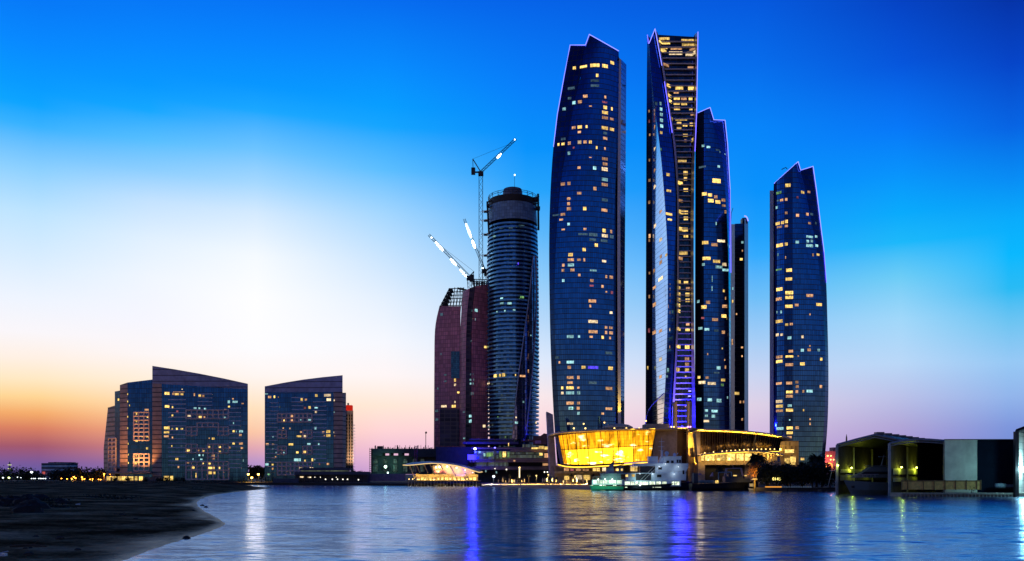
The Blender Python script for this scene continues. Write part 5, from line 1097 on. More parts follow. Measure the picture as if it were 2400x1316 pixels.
# ================================================================ lamps
def street_lamp(px, Y, ytop, label, col, r=.5, cat='street lamp', group=None, power=0, z0=1.5, name='street_lamp', poler=.12):
    q = P(px, 1110, Y); t_ = thing(name, (q.x, Y, z0), label, cat, group); tp = P(px, ytop, Y)
    b = MB(); b.tube([(q.x, Y, z0), (q.x, Y, tp.z)], poler, 6); b.box(q.x-.3, q.x+.3, Y-.3, Y+.3, z0, z0+.3); b.build('pole', M_dkmetal, t_)
    g = MB(); g.lathe(tp, [(.05, -r), (r, -r*.4), (r, r*.3), (.05, r*.7)], 10); g.build('lamp_head', col, t_)
    if power: lamp('SPOT', tp-V((0, .9, .2)), col.node_tree.nodes['Emission'].inputs[0].default_value[:3], power*60, .4, tp+V((0, 1.5, -12)), 140)
    return t_
G_or = glow('sodium_lamp', (1, .32, .03), 12); G_wh = glow('mercury_lamp', (.85, .95, 1), 4); G_ye = glow('halogen_lamp', (1, .66, .2), 2.6); G_bl = glow('blue_flood_lamp', (.06, .05, 1), 22, True)
go = 'orange lamps under the far left trees'
for i, (px, py, pw, lb) in enumerate(((144, 1122, 0, 'orange lamp under the trees, leftmost one'), (157, 1123, 0, 'orange lamp under the trees, second from the left'), (168, 1122, 1500, 'orange lamp under the trees, third from the left and low'), (173, 1118, 0, 'brightest orange lamp under the trees, highest of the left group'), (177, 1121, 0, 'small orange lamp just right of the brightest one'), (192, 1119, 1500, 'orange lamp high above a close pair under the trees'), (194, 1124, 0, 'left orange lamp of a close pair under the trees'), (198, 1123, 0, 'right orange lamp of a close pair under the trees'), (211, 1124, 0, 'small orange lamp left of the low pair by the arcade'), (217, 1123, 1200, 'orange lamp midway between the close pair and the arcade'), (231, 1124, 0, 'small orange lamp nearest the arcade'), (236, 1124.5, 0, 'low orange lamp at the left corner of the arcade'), (244, 1111, 1500, 'orange lamp above the left end of the arcade'), (258, 1111, 0, 'orange lamp above the arcade roof'), (259, 1118, 1200, 'orange lamp at the arcade front'))):
    street_lamp(px, 636-i*.3, py, lb, G_or, .55 if py < 1122 else .4, group=go, power=pw)
for px, py, lb in ((582, 1112, 'left of three golden lamps between the apartment blocks'), (590, 1120, 'lowest of three golden lamps between the apartment blocks'), (605.5, 1112, 'right of three golden lamps between the apartment blocks')):
    street_lamp(px, 630, py, lb, glow('golden_lamp', (1, .5, .08), 16), .8, group='golden lamps between the blocks', power=400)
gw = 'white lamps at the far left'
for px, py, s, lb in ((74, 1107, .95, 'brightest white lamp at far left, on a high pole'), (7, 1120, .6, 'white lamp at the far left edge'), (21, 1120, .7, 'greenish white lamp below the minaret'), (41, 1119, .35, 'small white lamp right of the minaret foot'), (49, 1120, .3, 'tiny white lamp between the minaret and the lamp row'), (74, 1122, .42, 'low white lamp, first of the row under the bright pole lamp'), (78.5, 1122, .4, 'low white lamp, second of the row'), (82.5, 1122, .4, 'low white lamp, third of the row'), (90.5, 1122, .4, 'low white lamp, first of the row before the office block'), (94.5, 1122, .4, 'low white lamp, second of the row before the office block'), (98, 1122, .4, 'low white lamp, third of the row before the office block'), (102, 1122, .4, 'low white lamp, fourth of the row before the office block'), (106.5, 1122, .45, 'low white lamp ending the row before the office block'), (117, 1122, .3, 'lone small white lamp right of the row')):
    street_lamp(px, 690, py, lb, G_wh if px != 21 else glow('lime_lamp', (.85, 1, .3), 9), s, group=gw)
street_lamp(1113.5, 560, 1052, 'tall mast with a round white lamp glowing blue, above the leaf roof', glow('blue_white_lamp', (.5, .5, 1), 14), .85, poler=.2)
ball(bpy.data.objects['street_lamp.032'] if False else C.objects[-2].parent or C.objects[-2], 1113.5, 1055, 559, .6, G_bl, 'blue_lamp') if False else None
street_lamp(1160, 560, 1050, 'tall mast with a small blue lamp right of the blue glowing one', G_bl, .45, poler=.2)
lamp('POINT', P(1108, 1056, 592), (.02, .015, 1), 26000, 1.5)
r = thing('floodlight', at(1105, 575), 'blue floodlight rig glowing behind the leaf-roofed restaurant', 'floodlight')
b = MB(); b.bp(1096, 1116, 1066, 1078, 575, .5); b.build('lamp_panel', glow('blue_flood_panel', (.02, .015, 1), 7, True), r); b = MB(); b.bp(1104.6, 1107, 1078, 1132, 575.2, .5); b.build('post', M_dkmetal, r)
street_lamp(1217.5, 525, 1096, 'bright lit lamp column on the resort beach', G_ye, .6, power=700); 
MB_ = MB(); MB_.bp(1216.2, 1218.8, 1097, 1120, 524.6, .6); MB_.build('lit_shaft', glow('lit_shaft', (1, .8, .45), 2.2), C.objects['street_lamp'] if False else [o_ for o_ in C.objects if o_.get('label', '').startswith('bright lit lamp column')][0])
street_lamp(1257, 522, 1115, 'small globe lamp among the resort beach posts', G_ye, .45, power=350)
street_lamp(1285, 522, 1113, 'tall globe lamp leaning by the lilac wing wall', G_ye, .45, power=350)
street_lamp(1157, 532, 1117, 'bright white lamp box right of the leaf-roofed restaurant', G_wh, .8, power=400)
street_lamp(1348, 522, 1116, 'globe lamp on the sand before the golden hall', G_ye, .4, power=450)
street_lamp(1205, 524, 1126, 'low lamp post left of the lit lamp column', G_ye, .35, power=400)
street_lamp(1320, 516, 1128, 'low lamp post among the parasols left of the small palm', G_ye, .35, power=450)
street_lamp(1375, 512, 1126, 'low lamp post beside the green lit boat', G_ye, .35, power=450)
# closed parasols on the sand
M_canv = plain('cream_canvas', (.62, .52, .36), .7, var=.15)
gp = 'closed parasols on the resort sand'; proto = None; rp_ = random.Random(5)
px_list = [1168, 1178, 1185, 1193, 1199, 1207, 1212, 1223, 1229, 1272, 1277, 1282, 1287, 1295, 1304, 1309, 1314, 1322, 1328, 1334, 1343, 1352, 1358, 1367]
for i, px in enumerate(px_list):
    Y = 516+rp_.uniform(-6, 10); L0 = V(at(px, Y, 1.15)); lb = 'closed cream parasol standing upright on the lit resort sand'
    if proto is None:
        proto = thing('parasol', L0, lb, 'parasol', gp)
        b = MB(); b.tube([L0, L0+V((0, 0, 3.1))], .06, 5); b.build('pole', M_dkmetal, proto)
        b = MB(); b.lathe(L0, [(.05, 3.2), (.2, 2.9), (.34, 1.8), (.26, 1.3), (.08, 1.2)], 8); b.build('canopy', M_canv, proto)
    else: dup(proto, L0, lb, rp_.uniform(0, 6), rp_.uniform(.8, 1.35))
proto = None
for i in range(14):
    px = 1176+i*15+rp_.uniform(-4, 4)
    if 1232 < px < 1266: continue
    L0 = V(at(px, 508+rp_.uniform(-5, 6), 1.0)); lb = 'white sun lounger on the lit resort sand'
    if proto is None:
        proto = thing('sun_lounger', L0, lb, 'sun lounger', 'sun loungers on the resort sand')
        b = MB(); b.box(L0.x-1, L0.x+.5, L0.y-.35, L0.y+.35, L0.z+.25, L0.z+.36); b.prism([L0+V((.5, -.35, .25)), L0+V((1.1, -.35, .8)), L0+V((1.05, -.35, .86)), L0+V((.45, -.35, .36))], (0, .7, 0)); b.build('seat', M_white, proto)
        b = MB()
        for sx in (-.9, .5): b.box(L0.x+sx, L0.x+sx+.08, L0.y-.3, L0.y+.3, L0.z, L0.z+.25)
        b.build('frame', M_dkmetal, proto)
    else: dup(proto, L0, lb, rp_.uniform(-.5, .5), 1.3)
proto = None
for i, (px, s) in enumerate(((1250, 1), (1262, 1.2), (1318, .9), (1362, 1))): pass

# ================================================================ boats
def hull(root, x0, x1, Y, beam, zk, zs, zb, m, rake=2.0, bow=-1, name='hull', deckm=None):
    """a ship's hull lying along X: sharp raked bow at one end, square stern at the other"""
    n = 16; secs = []
    for i in range(n+1):
        s = i/n; w = beam/2*min(1, (1-(1-s)**2.2 if s < .45 else 1-.55**2.2)/(1-.55**2.2)) if True else 0
        w = max(w, .03); sheer = zs+(zb-zs)*(1-s)**2
        prof_ = [(0.15, zk, .25), (.8, zk+.4*(sheer-zk), .55), (1, sheer, 1.0)]
        row = []
        for sgn in (-1, 1):
            pr = prof_ if sgn > 0 else prof_[::-1]
            for f, z, rk_ in pr:
                x = (x0+(x1-x0)*s) if bow < 0 else (x1-(x1-x0)*s)
                x += (rake*(1-(z-zk)/(sheer-zk)))*(1-s)**2*(-bow)
                row.append(V((x, Y+sgn*w*f, z)))
        secs.append(row)
    b = MB(); b.grid(secs, close=True); b.face(secs[-1]); return b.build(name, m, root)
def px2x(px, Y): return (px-1200)*Y/F
rb1 = thing('tour_boat', (px2x(1422, 398), 398, 0), 'green lit cruise boat with glowing deck windows, moored at the left of the boats', 'boat', 'moored boats')
M_green = plain('green_hull', (.05, .42, .24), .35, var=.15); YB = 398
X = lambda px: px2x(px, YB)
hull(rb1, X(1381), X(1460), YB, 5, -.4, 2.0, 2.5, M_green, 1.2, -1)
b = MB(); b.bp(1388, 1458, 1125, 1137, YB-1.9, 3.8); b.build('deckhouse', M_white, rb1)
b = MB(); b.bp(1402, 1463, 1124, 1126, YB-2.3, 4.6); b.bp(1408, 1470, 1110, 1112, YB-1.9, 3.8); b.bp(1409, 1455, 1112, 1124.5, YB-1.4, 2.8); b.build('upper_deck', plain('boat_grey', (.30, .36, .42), .5), rb1)
for x0, x1 in ((1391, 1399), (1400, 1412), (1413, 1424), (1427, 1444), (1447, 1457)): MB().bp(x0, x1, 1126.5, 1133.5, YB-2.05, .2).build('window', lit('boat_window', (.75, 1, .75), 1.9) if x0 == 1391 else bpy.data.materials['boat_window'], rb1)
for x0, x1 in ((1383, 1390), (1404, 1411), (1413, 1420), (1437, 1445)): MB().bp(x0, x1, 1137.3, 1138.8, YB-2.62, .1).build('porthole', bpy.data.materials['boat_window'], rb1)
b = MB(); b.prism([P(1419, 1110, YB), P(1424, 1098, YB), P(1432, 1086, YB), P(1440, 1083, YB), P(1438, 1094, YB), P(1440, 1110, YB)], (0, .8, 0)); b.build('fin_mast', plain('boat_fin', (.35, .37, .48), .5), rb1)
b = MB(); b.tube([P(1436, 1088, YB), P(1438.5, 1042, YB)], [.2, .05], 5)
for y in (1057, 1070, 1075, 1081): b.bp(1437, 1443 if y != 1070 else 1446, y, y+1.1, YB-.1, .3)
b.tube([P(1430, 1089, YB), P(1444, 1078, YB)], .12, 4); b.tube([P(1440, 1094, YB), P(1462, 1089, YB)], .14, 4); b.build('mast', M_dkmetal, rb1)
b = MB(); b.bp(1443, 1464, 1093, 1094.2, YB-1.2, 2.4); b.bp(1446, 1461, 1094, 1110, YB-.8, 1.6); b.build('wheelhouse', plain('boat_teal', (.14, .20, .26), .5), rb1)
for x in (1445, 1455): MB().bp(x, x+5, 1099, 1104, YB-.95, .15).build('window', WIN['y'], rb1)
b = MB()
for i in range(9): b.tube([P(1390+i*8, 1124, YB-2.2), P(1390+i*8, 1118, YB-2.2)], .05, 4)
b.tube([P(1390, 1118, YB-2.2), P(1458, 1118, YB-2.2)], .05, 4); b.build('railing', M_white, rb1)
for x in (1402, 1418, 1435): ball(rb1, x, 1124, YB-2.8, .3, glow('boat_lamp', (.85, 1, .8), 5) if x == 1402 else bpy.data.materials['boat_lamp'])
lamp('SPOT', P(1396, 1130, YB-6), (.4, 1, .7), 800, .3, P(1400, 1138, YB), 120); lamp('SPOT', P(1436, 1128, YB-7), (.4, 1, .7), 900, .3, P(1436, 1136, YB), 120)

YS = 408; rs2 = thing('ship', (px2x(1540, YS), YS, 0), 'white multi-deck ship with mast and two radar domes, moored behind the green lit boat', 'ship', 'moored boats')
M_shipw = plain('ship_white', (.62, .76, .90), .4, var=.15); M_shipd = plain('ship_dark_hull', (.015, .02, .03), .4)
X = lambda px: px2x(px, YS)
hull(rs2, X(1456), X(1640), YS, 9, -.5, 2.4, 4.6, M_shipd, 3, 1)
b = MB(); b.bp(1459, 1596, 1126.5, 1140, YS-3.6, 7); b.build('main_deck', M_shipw, rs2)
for x0, x1, c in ((1465, 1476, 0), (1478, 1486, 0), (1488, 1497, 0), (1499, 1507, 0), (1508, 1519, 0), (1522.5, 1535, 0), (1538, 1549, 0), (1552, 1562, 1), (1575, 1580, 0), (1582, 1592, 0)): MB().bp(x0, x1, 1129.5, 1137, YS-3.75, .25).build('window', lit('ship_window', (.85, 1, .72), 1.5) if x0 == 1465 else bpy.data.materials['ship_window'], rs2)
for x0, x1 in ((1465, 1470), (1530, 1534), (1536, 1550)): MB().bp(x0, x1, 1142, 1143.2, YS-4.6, .15).build('porthole', bpy.data.materials['ship_window'], rs2)
b = MB(); b.bp(1415, 1572, 1109, 1110.5, YS-3.6, 7); b.bp(1470, 1490, 1110.5, 1126.5, YS-2.8, 5.6); b.bp(1527, 1608, 1110, 1126.5, YS-3.2, 6.4); b.build('second_deck', M_shipw, rs2)
b = MB(); b.bp(1490, 1527, 1111, 1126, YS-1.6, 3.2); b.bp(1500, 1536, 1094, 1109, YS-1.4, 2.8); b.build('deck_recess', M_shipd, rs2)
b = MB(); b.bp(1486, 1613, 1086.5, 1093, YS-3.1, 6.2); b.bp(1536, 1604, 1093, 1110, YS-2.9, 5.8); b.prism([P(1604, 1093, YS-2.9), P(1614, 1094, YS-2.9), P(1606, 1110, YS-2.9), P(1604, 1110, YS-2.9)], (0, 5.8, 0)); b.build('third_deck', M_shipw, rs2)
b = MB(); b.bp(1520, 1542, 1070, 1086.6, YS-1.6, 3.2); b.bp(1556, 1597, 1071, 1087, YS-2.3, 4.6); b.bp(1553, 1598, 1069.6, 1071.2, YS-2.6, 5.2); b.prism([P(1542, 1087, YS-1.5), P(1550, 1070, YS-1.5), P(1556, 1070, YS-1.5), P(1556, 1087, YS-1.5)], (0, 3, 0)); b.build('bridge', M_shipw, rs2)
for x0, x1, y0, y1, Yo in ((1562, 1568.5, 1080, 1086, 2.45), (1573, 1579, 1080, 1086, 2.45), (1586, 1596, 1078, 1085.5, 2.45), (1543, 1551, 1096, 1101, 3.05), (1540, 1550, 1113, 1119, 3.35), (1600, 1604, 1103, 1112, 3.35)): MB().bp(x0, x1, y0, y1, YS-Yo, .2).build('window', M_black, rs2)
b = MB(); b.bp(1549.5, 1554, 1056, 1087, YS-.4, .8); b.tube([P(1551, 1058, YS), P(1550.5, 1026, YS)], [.18, .06], 5)
for x0, x1, y in ((1544, 1558, 1035), (1543, 1557, 1047), (1544, 1556, 1056)): b.bp(x0, x1, y, y+.9, YS-.1, .25)
b.tube([P(1586, 1066, YS), P(1589, 1062, YS)], .2, 5); b.tube([P(1590, 1093, YS-3), P(1591, 1076, YS-3)], .1, 4); b.build('mast', M_shipw, rs2)
for x, y, s in ((1562.5, 1063, 1.0), (1581, 1067, .75)):
    b = MB(); b.lathe(P(x, y, YS-.5), [(.5, -1.6), (.6, -.9), (s, -.3), (s, .3), (s*.7, .8), (.03, 1.05)], 14); b.build('radar_dome', M_shipw, rs2, True)
b = MB()
for x0, x1 in ((1490, 1536), (1527, 1608)):
    y = 1086 if x0 == 1490 else 1109
    for i in range(10): b.tube([P(x0+(x1-x0)*i/9, y, YS-3.3), P(x0+(x1-x0)*i/9, y-4, YS-3.3)], .05, 3)
    b.tube([P(x0, y-4, YS-3.3), P(x1, y-4, YS-3.3)], .06, 4)
b.tube([P(1500, 1127, YS-3.4), P(1535, 1092, YS-3.4)], .08, 4); b.tube([P(1508, 1127, YS-3.4), P(1543, 1092, YS-3.4)], .08, 4); b.build('railing', M_white, rs2)
for x0, x1, y0, y1 in ((1466, 1472, 1113, 1118), (1481, 1488, 1112, 1118), (1478, 1494, 1096, 1104)): MB().bp(x0, x1, y0, y1, YS-2.95, .2).build('window', WIN['y'], rs2)
for x, y in ((1500, 1111.5), (1530, 1111.5), (1580, 1111.5), (1545, 1094.5), (1590, 1094.5), (1560, 1088)): ball(rs2, x, y, YS-3.9, .14, G_wh, 'added_fill_lamp'); lamp('POINT', P(x, y+1, YS-5.2), (.8, .93, 1), 70, .2)  # bulbs and point lights added only to brighten the white superstructure
ball(rs2, 1500, 1138, YS-5, .3, G_wh); lamp('SPOT', P(1500, 1132, YS-9), (.6, 1, .8), 900, .3, P(1505, 1134, YS), 120)

YK = 396; rk3 = thing('work_boat', (px2x(1690, YK), YK, 0), 'dark work boat with pale gantry frames over its deck, moored right of the white ship', 'boat', 'moored boats')
X = lambda px: px2x(px, YK); hull(rk3, X(1618), X(1766), YK, 8, -.5, 3.2, 4.4, plain('work_boat_hull', (.010, .011, .014), .5), 2.5, 1)
b = MB(); b.bp(1626, 1636, 1110, 1132, YK-2, 4); b.bp(1700, 1742, 1117, 1131, YK-2.6, 5.2); b.bp(1708, 1738, 1111, 1117, YK-2, 4); b.bp(1742, 1758, 1122, 1131, YK-2, 4); b.build('deckhouse', plain('work_boat_house', (.03, .045, .075), .5), rk3)
b = MB()
for a, c in (((1697, 1117), (1702, 1099)), ((1702, 1117), (1704, 1099)), ((1740, 1117), (1736, 1098)), ((1742, 1116), (1738, 1098)), ((1700, 1099), (1738, 1098))): b.tube([P(*a, YK-2.5), P(*c, YK-2.5)], .2, 5); b.tube([P(*a, YK+2), P(*c, YK+2)], .2, 5)
for i in range(4): b.tube([P(1698+i*1.2, 1115-i*4, YK-2.5), P(1703, 1113-i*4, YK-2.5)], .12, 4)
b.tube([P(1718, 1098, YK-2.5), P(1718, 1089, YK-2.5)], .08, 4); b.build('gantry', plain('gantry_pink', (.42, .32, .38), .5), rk3)
b = MB()
for a, c in (((1684, 1125), (1684, 1108)), ((1683, 1108), (1715, 1107)), ((1714, 1118), (1714.5, 1107))): b.tube([P(*a, YK-2.8), P(*c, YK-2.8)], .22, 5); b.tube([P(*a, YK+1), P(*c, YK+1)], .22, 5)
b.build('gantry', plain('gantry_blue', (.22, .34, .42), .5), rk3)
b = MB(); b.prism([P(1665, 1117, YK-1), P(1671, 1108, YK-1), P(1672, 1117, YK-1)], (0, 1.5, 0)); b.build('cover_sheet', plain('lilac_sheet', (.3, .25, .42), .7), rk3); b = MB(); b.prism([P(1636, 1114, YK-1), P(1641, 1109, YK-1), P(1646, 1114, YK-1)], (0, 1.5, 0)); b.build('cover_sheet', bpy.data.materials['lilac_sheet'], rk3)
b = MB()
for i in range(4): b.lathe(P(1644+i*8, 1129, YK-3.2), [(.1, -.9), (1.0, -.5), (1.1, 0), (.8, .5), (.1, .6)], 10, sx=1.4, sy=.5)
b.build('dinghy_rack', plain('dinghy_grey', (.16, .24, .27), .5), rk3)
for x0, x1 in ((1677, 1679.5), (1681, 1684)): MB().bp(x0, x1, 1126.5, 1133, YK-4.3, .2).build('window', WIN['y'], rk3)
for x0, x1 in ((1719, 1727), (1745, 1751)): MB().bp(x0, x1, 1114, 1116.5, YK-2.7, .2).build('window', WIN['y'], rk3)
rk4 = thing('small_boat', (px2x(1764, 388), 388, 0), 'small pale boat tied up below the yellow lit post at the quay end', 'boat', 'moored boats')
X = lambda px: px2x(px, 388); hull(rk4, X(1753), X(1774), 388, 2.2, -.2, .9, 1.4, M_white, .8, -1); b = MB(); b.bp(1757, 1766, 1134, 1141, 387.4, 1.2); b.build('cabin', M_white, rk4)
r = thing('jetty_light', (px2x(1769, 385), 385, 0), 'yellow lit jetty post with a small canopy, at the water left of the dark trees', 'jetty post')
b = MB(); b.bp(1767.5, 1770.5, 1121, 1153, 385, .5); b.build('post', plain('yellow_post', (.55, .36, .08), .6), r); b = MB(); b.prism([P(1761, 1125, 384.6), P(1766, 1121, 384.6), P(1774, 1121, 384.6), P(1776, 1125, 384.6)], (0, 1.4, 0)); b.build('canopy', M_canv, r)
lamp('SPOT', P(1767, 1129, 381), (1, .62, .1), 1200, .2, P(1769, 1140, 385), 120); lamp('SPOT', P(1763, 1124, 400), (1, .38, .04), 14000, .4, P(1768, 1098, 405), 110); lamp('SPOT', P(1757, 1134, 396), (1, .42, .05), 30000, .3, P(1764, 1100, 404), 80)
b = MB(); x0 = px2x(1770, 384); b.box(x0, px2x(1985, 384), 383, 386.5, -1, 1.62); r = b.build('quay_wall', M_quay, loc=(x0, 385, 0)); tag(r, 'dark stone quay wall in front of the dark trees', 'quay')
r = thing('name_sign', at(1820, 388), 'small yellow lit sign of four characters on the dark quay', 'sign')
b = MB(); b.bp(1810, 1831, 1126.5, 1127.3, 388, .3); b.bp(1812, 1812.6, 1127, 1141, 388, .3); b.bp(1829, 1829.6, 1127, 1141, 388, .3); b.build('sign_frame', M_dkmetal, r)
cu = bpy.data.curves.new('sign_text', 'FONT'); cu.body = '0146'; cu.size = 1.9; cu.extrude = .05; cu.align_x = 'CENTER'
cu.body = '0146'
cu.materials.append(glow('sign_yellow', (1, .8, .2), 2.5)); tmp = bpy.data.objects.new('sign_text_curve', cu); C.objects.link(tmp); bpy.context.view_layer.update(); me = bpy.data.meshes.new_from_object(tmp.evaluated_get(bpy.context.evaluated_depsgraph_get())); bpy.data.objects.remove(tmp)
to = bpy.data.objects.new('lettering', me); C.objects.link(to); to.parent = r; to.rotation_euler.x = math.radians(90); q = P(1820, 1126.3, 387.8); to.location = q-BASE[r.name]
b = MB()
for i in range(16):
    x = 1832+i*5.6
    if x < 1903 or x > 1922: b.bp(x, x+3.2, 1141.3, 1142.5, 383-.2, .3)
r = b.build('kerb_lights', glow('kerb_blue', (.18, .28, .45), .5), loc=at(1870, 383)); tag(r, 'row of dim blue kerb lights along the dark quay edge', 'lights', kind='stuff')
b = MB(); b.bp(1794, 1832, 1140.5, 1143, 382.9, .4); r = b.build('light_strip', glow('amber_strip', (1, .4, .06), 1.0), loc=at(1813, 383)); tag(r, 'amber lit strip along the quay edge below the yellow sign', 'light')

# ================================================================ boathouses and sheds on the right
DV = V((73, 95, 0))*.8
M_sid = banded('dark_siding', (.035, .045, .04), (.015, .02, .02), 1.1, .12, rough=.6)
M_corr = banded('pale_corrugated', (.66, .74, .58), (.5, .56, .44), .45, .28, 'u', .5)
M_navyw = plain('navy_cladding', (.006, .012, .026), .95, var=.2, spec=.05)
M_frame = plain('painted_frame', (.30, .33, .40), .5)
M_roofm = plain('sheet_roof', (.10, .11, .13), .5, .3)
G_lime = glow('lime_shed_lamp', (.9, 1, .12), 16, True)
def shed(label, prof_px, Y, dv, posts, lamps, ribs, band):
    q = [P(x, y, Y) for x, y in prof_px]; L0 = (q[0].x, Y, 0); r = thing('boathouse', L0, label, 'boathouse', 'open fronted boathouses'); dv = V(dv)
    n = len(q)
    b = MB(); b.grid([[p+V((0, 0, .5)) for p in q], [p+dv+V((0, 0, .5)) for p in q]]); b.grid([q, [p+dv for p in q]]); b.grid([q, [p+V((0, 0, .5)) for p in q]]); b.build('roof', M_roofm, r)
    zf = .9
    b = MB(); a0, a1 = q[0], q[0]+dv; b.face([(a1.x, a1.y, zf), (a0.x, a0.y, zf), a0, a1], [(0, 0), (60, 0), (60, 18), (0, 18)])
    c0, c1 = q[-1], q[-1]+dv; b.face([(c0.x, c0.y, zf), (c1.x, c1.y, zf), c1, c0], [(0, 0), (60, 0), (60, 18), (0, 18)])
    b.build('side_wall', M_sid, r)
    b = MB(); b.face([(a1.x, a1.y, zf)]+[p+dv for p in q]+[(c1.x, c1.y, zf)]); b.build('rear_wall', M_sid, r)
    b = MB(); b.grid([[q[0]+V((.02, .02, 0)), q[0]+dv], [V((q[0].x, q[0].y, 0)), V((a1.x, a1.y, 0))]]); b.box(min(a0.x, a1.x), c1.x, a1.y-20, a1.y, 0, .9)
    b.build('floor', M_quay, r)
    b = MB(); b.tube(q, .35, 4); 
    for i in range(len(q)-1): b.tube([q[i]-V((0, 0, .9)), q[i+1]-V((0, 0, .9))], .2, 4)
    b.build('rafter', M_frame, r)
    for k in posts:
        b = MB(); p = q[k]; b.box(p.x-.3, p.x+.5, Y-.3, Y+.3, -.6, p.z); b.build('post', M_frame, r)
    nrm = V((dv.y, -dv.x, 0)).normalized()
    for f in ribs:
        p = a0+dv*f; g = MB(); g.box(p.x, p.x+.55, p.y-.5, p.y, zf, p.z-.5); g.build('column', plain('shed_column', (.42, .45, .30), .6) if 'shed_column' not in bpy.data.materials else bpy.data.materials['shed_column'], r)
    g = MB()
    for (z0, z1) in band:
        A0, A1 = a0+dv*.04+nrm*.25, a0+dv*.98+nrm*.25; g.prism([(A0.x, A0.y, z0), (A1.x, A1.y, z0), (A1.x, A1.y, z1), (A0.x, A0.y, z1)], nrm*.15)
    g.build('cladding_band', plain('pale_sheeting', (.50, .52, .40), .6) if 'pale_sheeting' not in bpy.data.materials else bpy.data.materials['pale_sheeting'], r)
    for f, z, e in lamps:
        p = a0+dv*f+nrm*1.1; p.z = z; g = MB(); g.lathe(p, [(.05, -.3), (.35, -.15), (.35, .12), (.05, .25)], 8); g.build('lamp', G_lime, r); lamp('POINT', p+nrm*.5-V((0, 0, .4)), (.85, 1, .06), e, .15)
    return r
zb_ = lambda py, Y: H-(py-HOR)*Y/F
h1 = shed('wider gabled boathouse with an open dark front and a yacht in its mouth', [(1961, 1043.5), (2006, 1031), (2050, 1020), (2080, 1026), (2112, 1033), (2150, 1042)], 326, DV, [0], [(.16, 10.2, 400), (.40, 10.2, 220)], (.22, .5, .75), ((5.2, 7.2), (8.2, 9.6)))
b = MB()
for i in range(8): p = P(2050, 1020, 326)+DV*(i*.12+.06); b.box(p.x-1.2, p.x+1.6, p.y-1.5, p.y+1.5, p.z+.2, p.z+1.3)
b.build('roof_vent', M_roofm, h1); lamp('POINT', P(1962, 1094, 324.5), (.9, 1, .1), 160, .3); ball(h1, 1963.5, 1091.5, 325, .35, G_lime, 'lamp')
h2 = shed('smaller boathouse with a shallow arched roof and lime lit inner wall, behind the tan fence', [(2084, 1040.5), (2110, 1034.5), (2146, 1030.5), (2180, 1031.5), (2213, 1034)], 308, DV*1.15, [0, 4], [(.12, 10.3, 300), (.34, 10.3, 450), (.58, 10.3, 350)], (.23, .46, .72), ((7.6, 9.8), (4.9, 6.4)))
b = MB(); q = P(1961, 1055, 327); b.tube([P(1960, 1062, 326), P(1941, 1140, 330)], .12, 4); b.tube([P(1944, 1104, 329), P(1961, 1104, 326)], .1, 4); b.build('stay', M_frame, h1)
YW = 302
rwh = thing('warehouse', (P(2250, 1110, YW).x, YW, 0), 'long shed, pale corrugated left half and navy right half, right of the arched boathouse', 'warehouse')
SV = DV*.5
b = MB(); b.prism([P(2214, 1156, YW), P(2290, 1156, YW), P(2290, 1031, YW), P(2214, 1031, YW)], SV); b.build('pale_wall', M_corr, rwh); b = MB(); b.prism([P(2290, 1156, YW+.3), P(2386, 1156, YW+.3), P(2386, 1032, YW+.3), P(2290, 1032, YW+.3)], SV); b.build('navy_wall', M_navyw, rwh)
b = MB(); b.prism([P(2213, 1031.4, YW-.4), P(2387, 1031.4, YW-.4), P(2387, 1029.6, YW-.4), P(2213, 1029.6, YW-.4)], SV); b.build('roof_edge', M_roofm, rwh)
r = thing('storage_tank', at(2350, 298, 1.2), 'pale plastic tank lying in the shade of the navy shed', 'tank'); b = MB(); b.lathe(P(2345, 1143, 298), [(.1, 0), (1.1, .05), (1.2, .6), (1.1, 1.3), (.3, 1.5), (.05, 1.5)], 14, sx=1.7); b.bp(2352, 2378, 1136, 1142, 298, 1.5); b.build('tank_body', plain('tank_blue', (.14, .20, .26), .5), r); b = MB(); b.bp(2340, 2376, 1142.4, 1146, 297.6, 2); b.build('cradle', M_black, r)
YR = 292; rr_ = thing('boathouse', (P(2384, 1110, YR).x, YR, 0), 'boathouse at the right edge with a bright cyan white floodlit interior', 'boathouse', 'open fronted boathouses')
q = [P(2381, 1012, YR), P(2410, 1001, YR), P(2470, 982, YR), P(2560, 1012, YR)]; dv = V((48, 60, 0))
b = MB(); b.grid([[p+V((0, 0, .8)) for p in q], [p+dv+V((0, 0, .8)) for p in q]]); b.grid([q, [p+dv for p in q]]); b.grid([q, [p+V((0, 0, .8)) for p in q]]); b.build('roof', M_black, rr_)
b = MB(); a0 = q[0]; 
b.face([(a0.x+dv.x, a0.y+dv.y, .8), (a0.x+.9, a0.y+1, .8), a0+V((.9, 1, 0)), a0+dv], [(0, 0), (76, 0), (76, 22), (0, 22)]); b.face([p+dv for p in q]+[(q[-1].x+dv.x, q[-1].y+dv.y, .8), (a0.x+dv.x, a0.y+dv.y, .8)]); b.build('side_wall', banded('white_panels', (.6, .62, .58), (.2, .25, .25), 2.3, .06), rr_)
b = MB(); b.box(a0.x-.3, a0.x+.9, YR-.3, YR+1, -.6, a0.z); b.build('post', M_dkmetal, rr_); b = MB(); b.tube(q, .5, 4); b.build('rafter', M_dkmetal, rr_)
b = MB(); b.box(a0.x+.9, a0.x+40, YR+1, YR+60, 0, .8); b.build('floor', M_conc, rr_)
ball(rr_, 2399, 1101, YR-1.2, .75, glow('cyan_floodlight', (.55, .98, 1), 60, True), 'floodlight', 12); lamp('POINT', P(2408, 1094, YR+6), (.5, .95, 1), 9000, .8); lamp('POINT', P(2402, 1101, YR-5), (.4, .95, 1), 3000, .6)
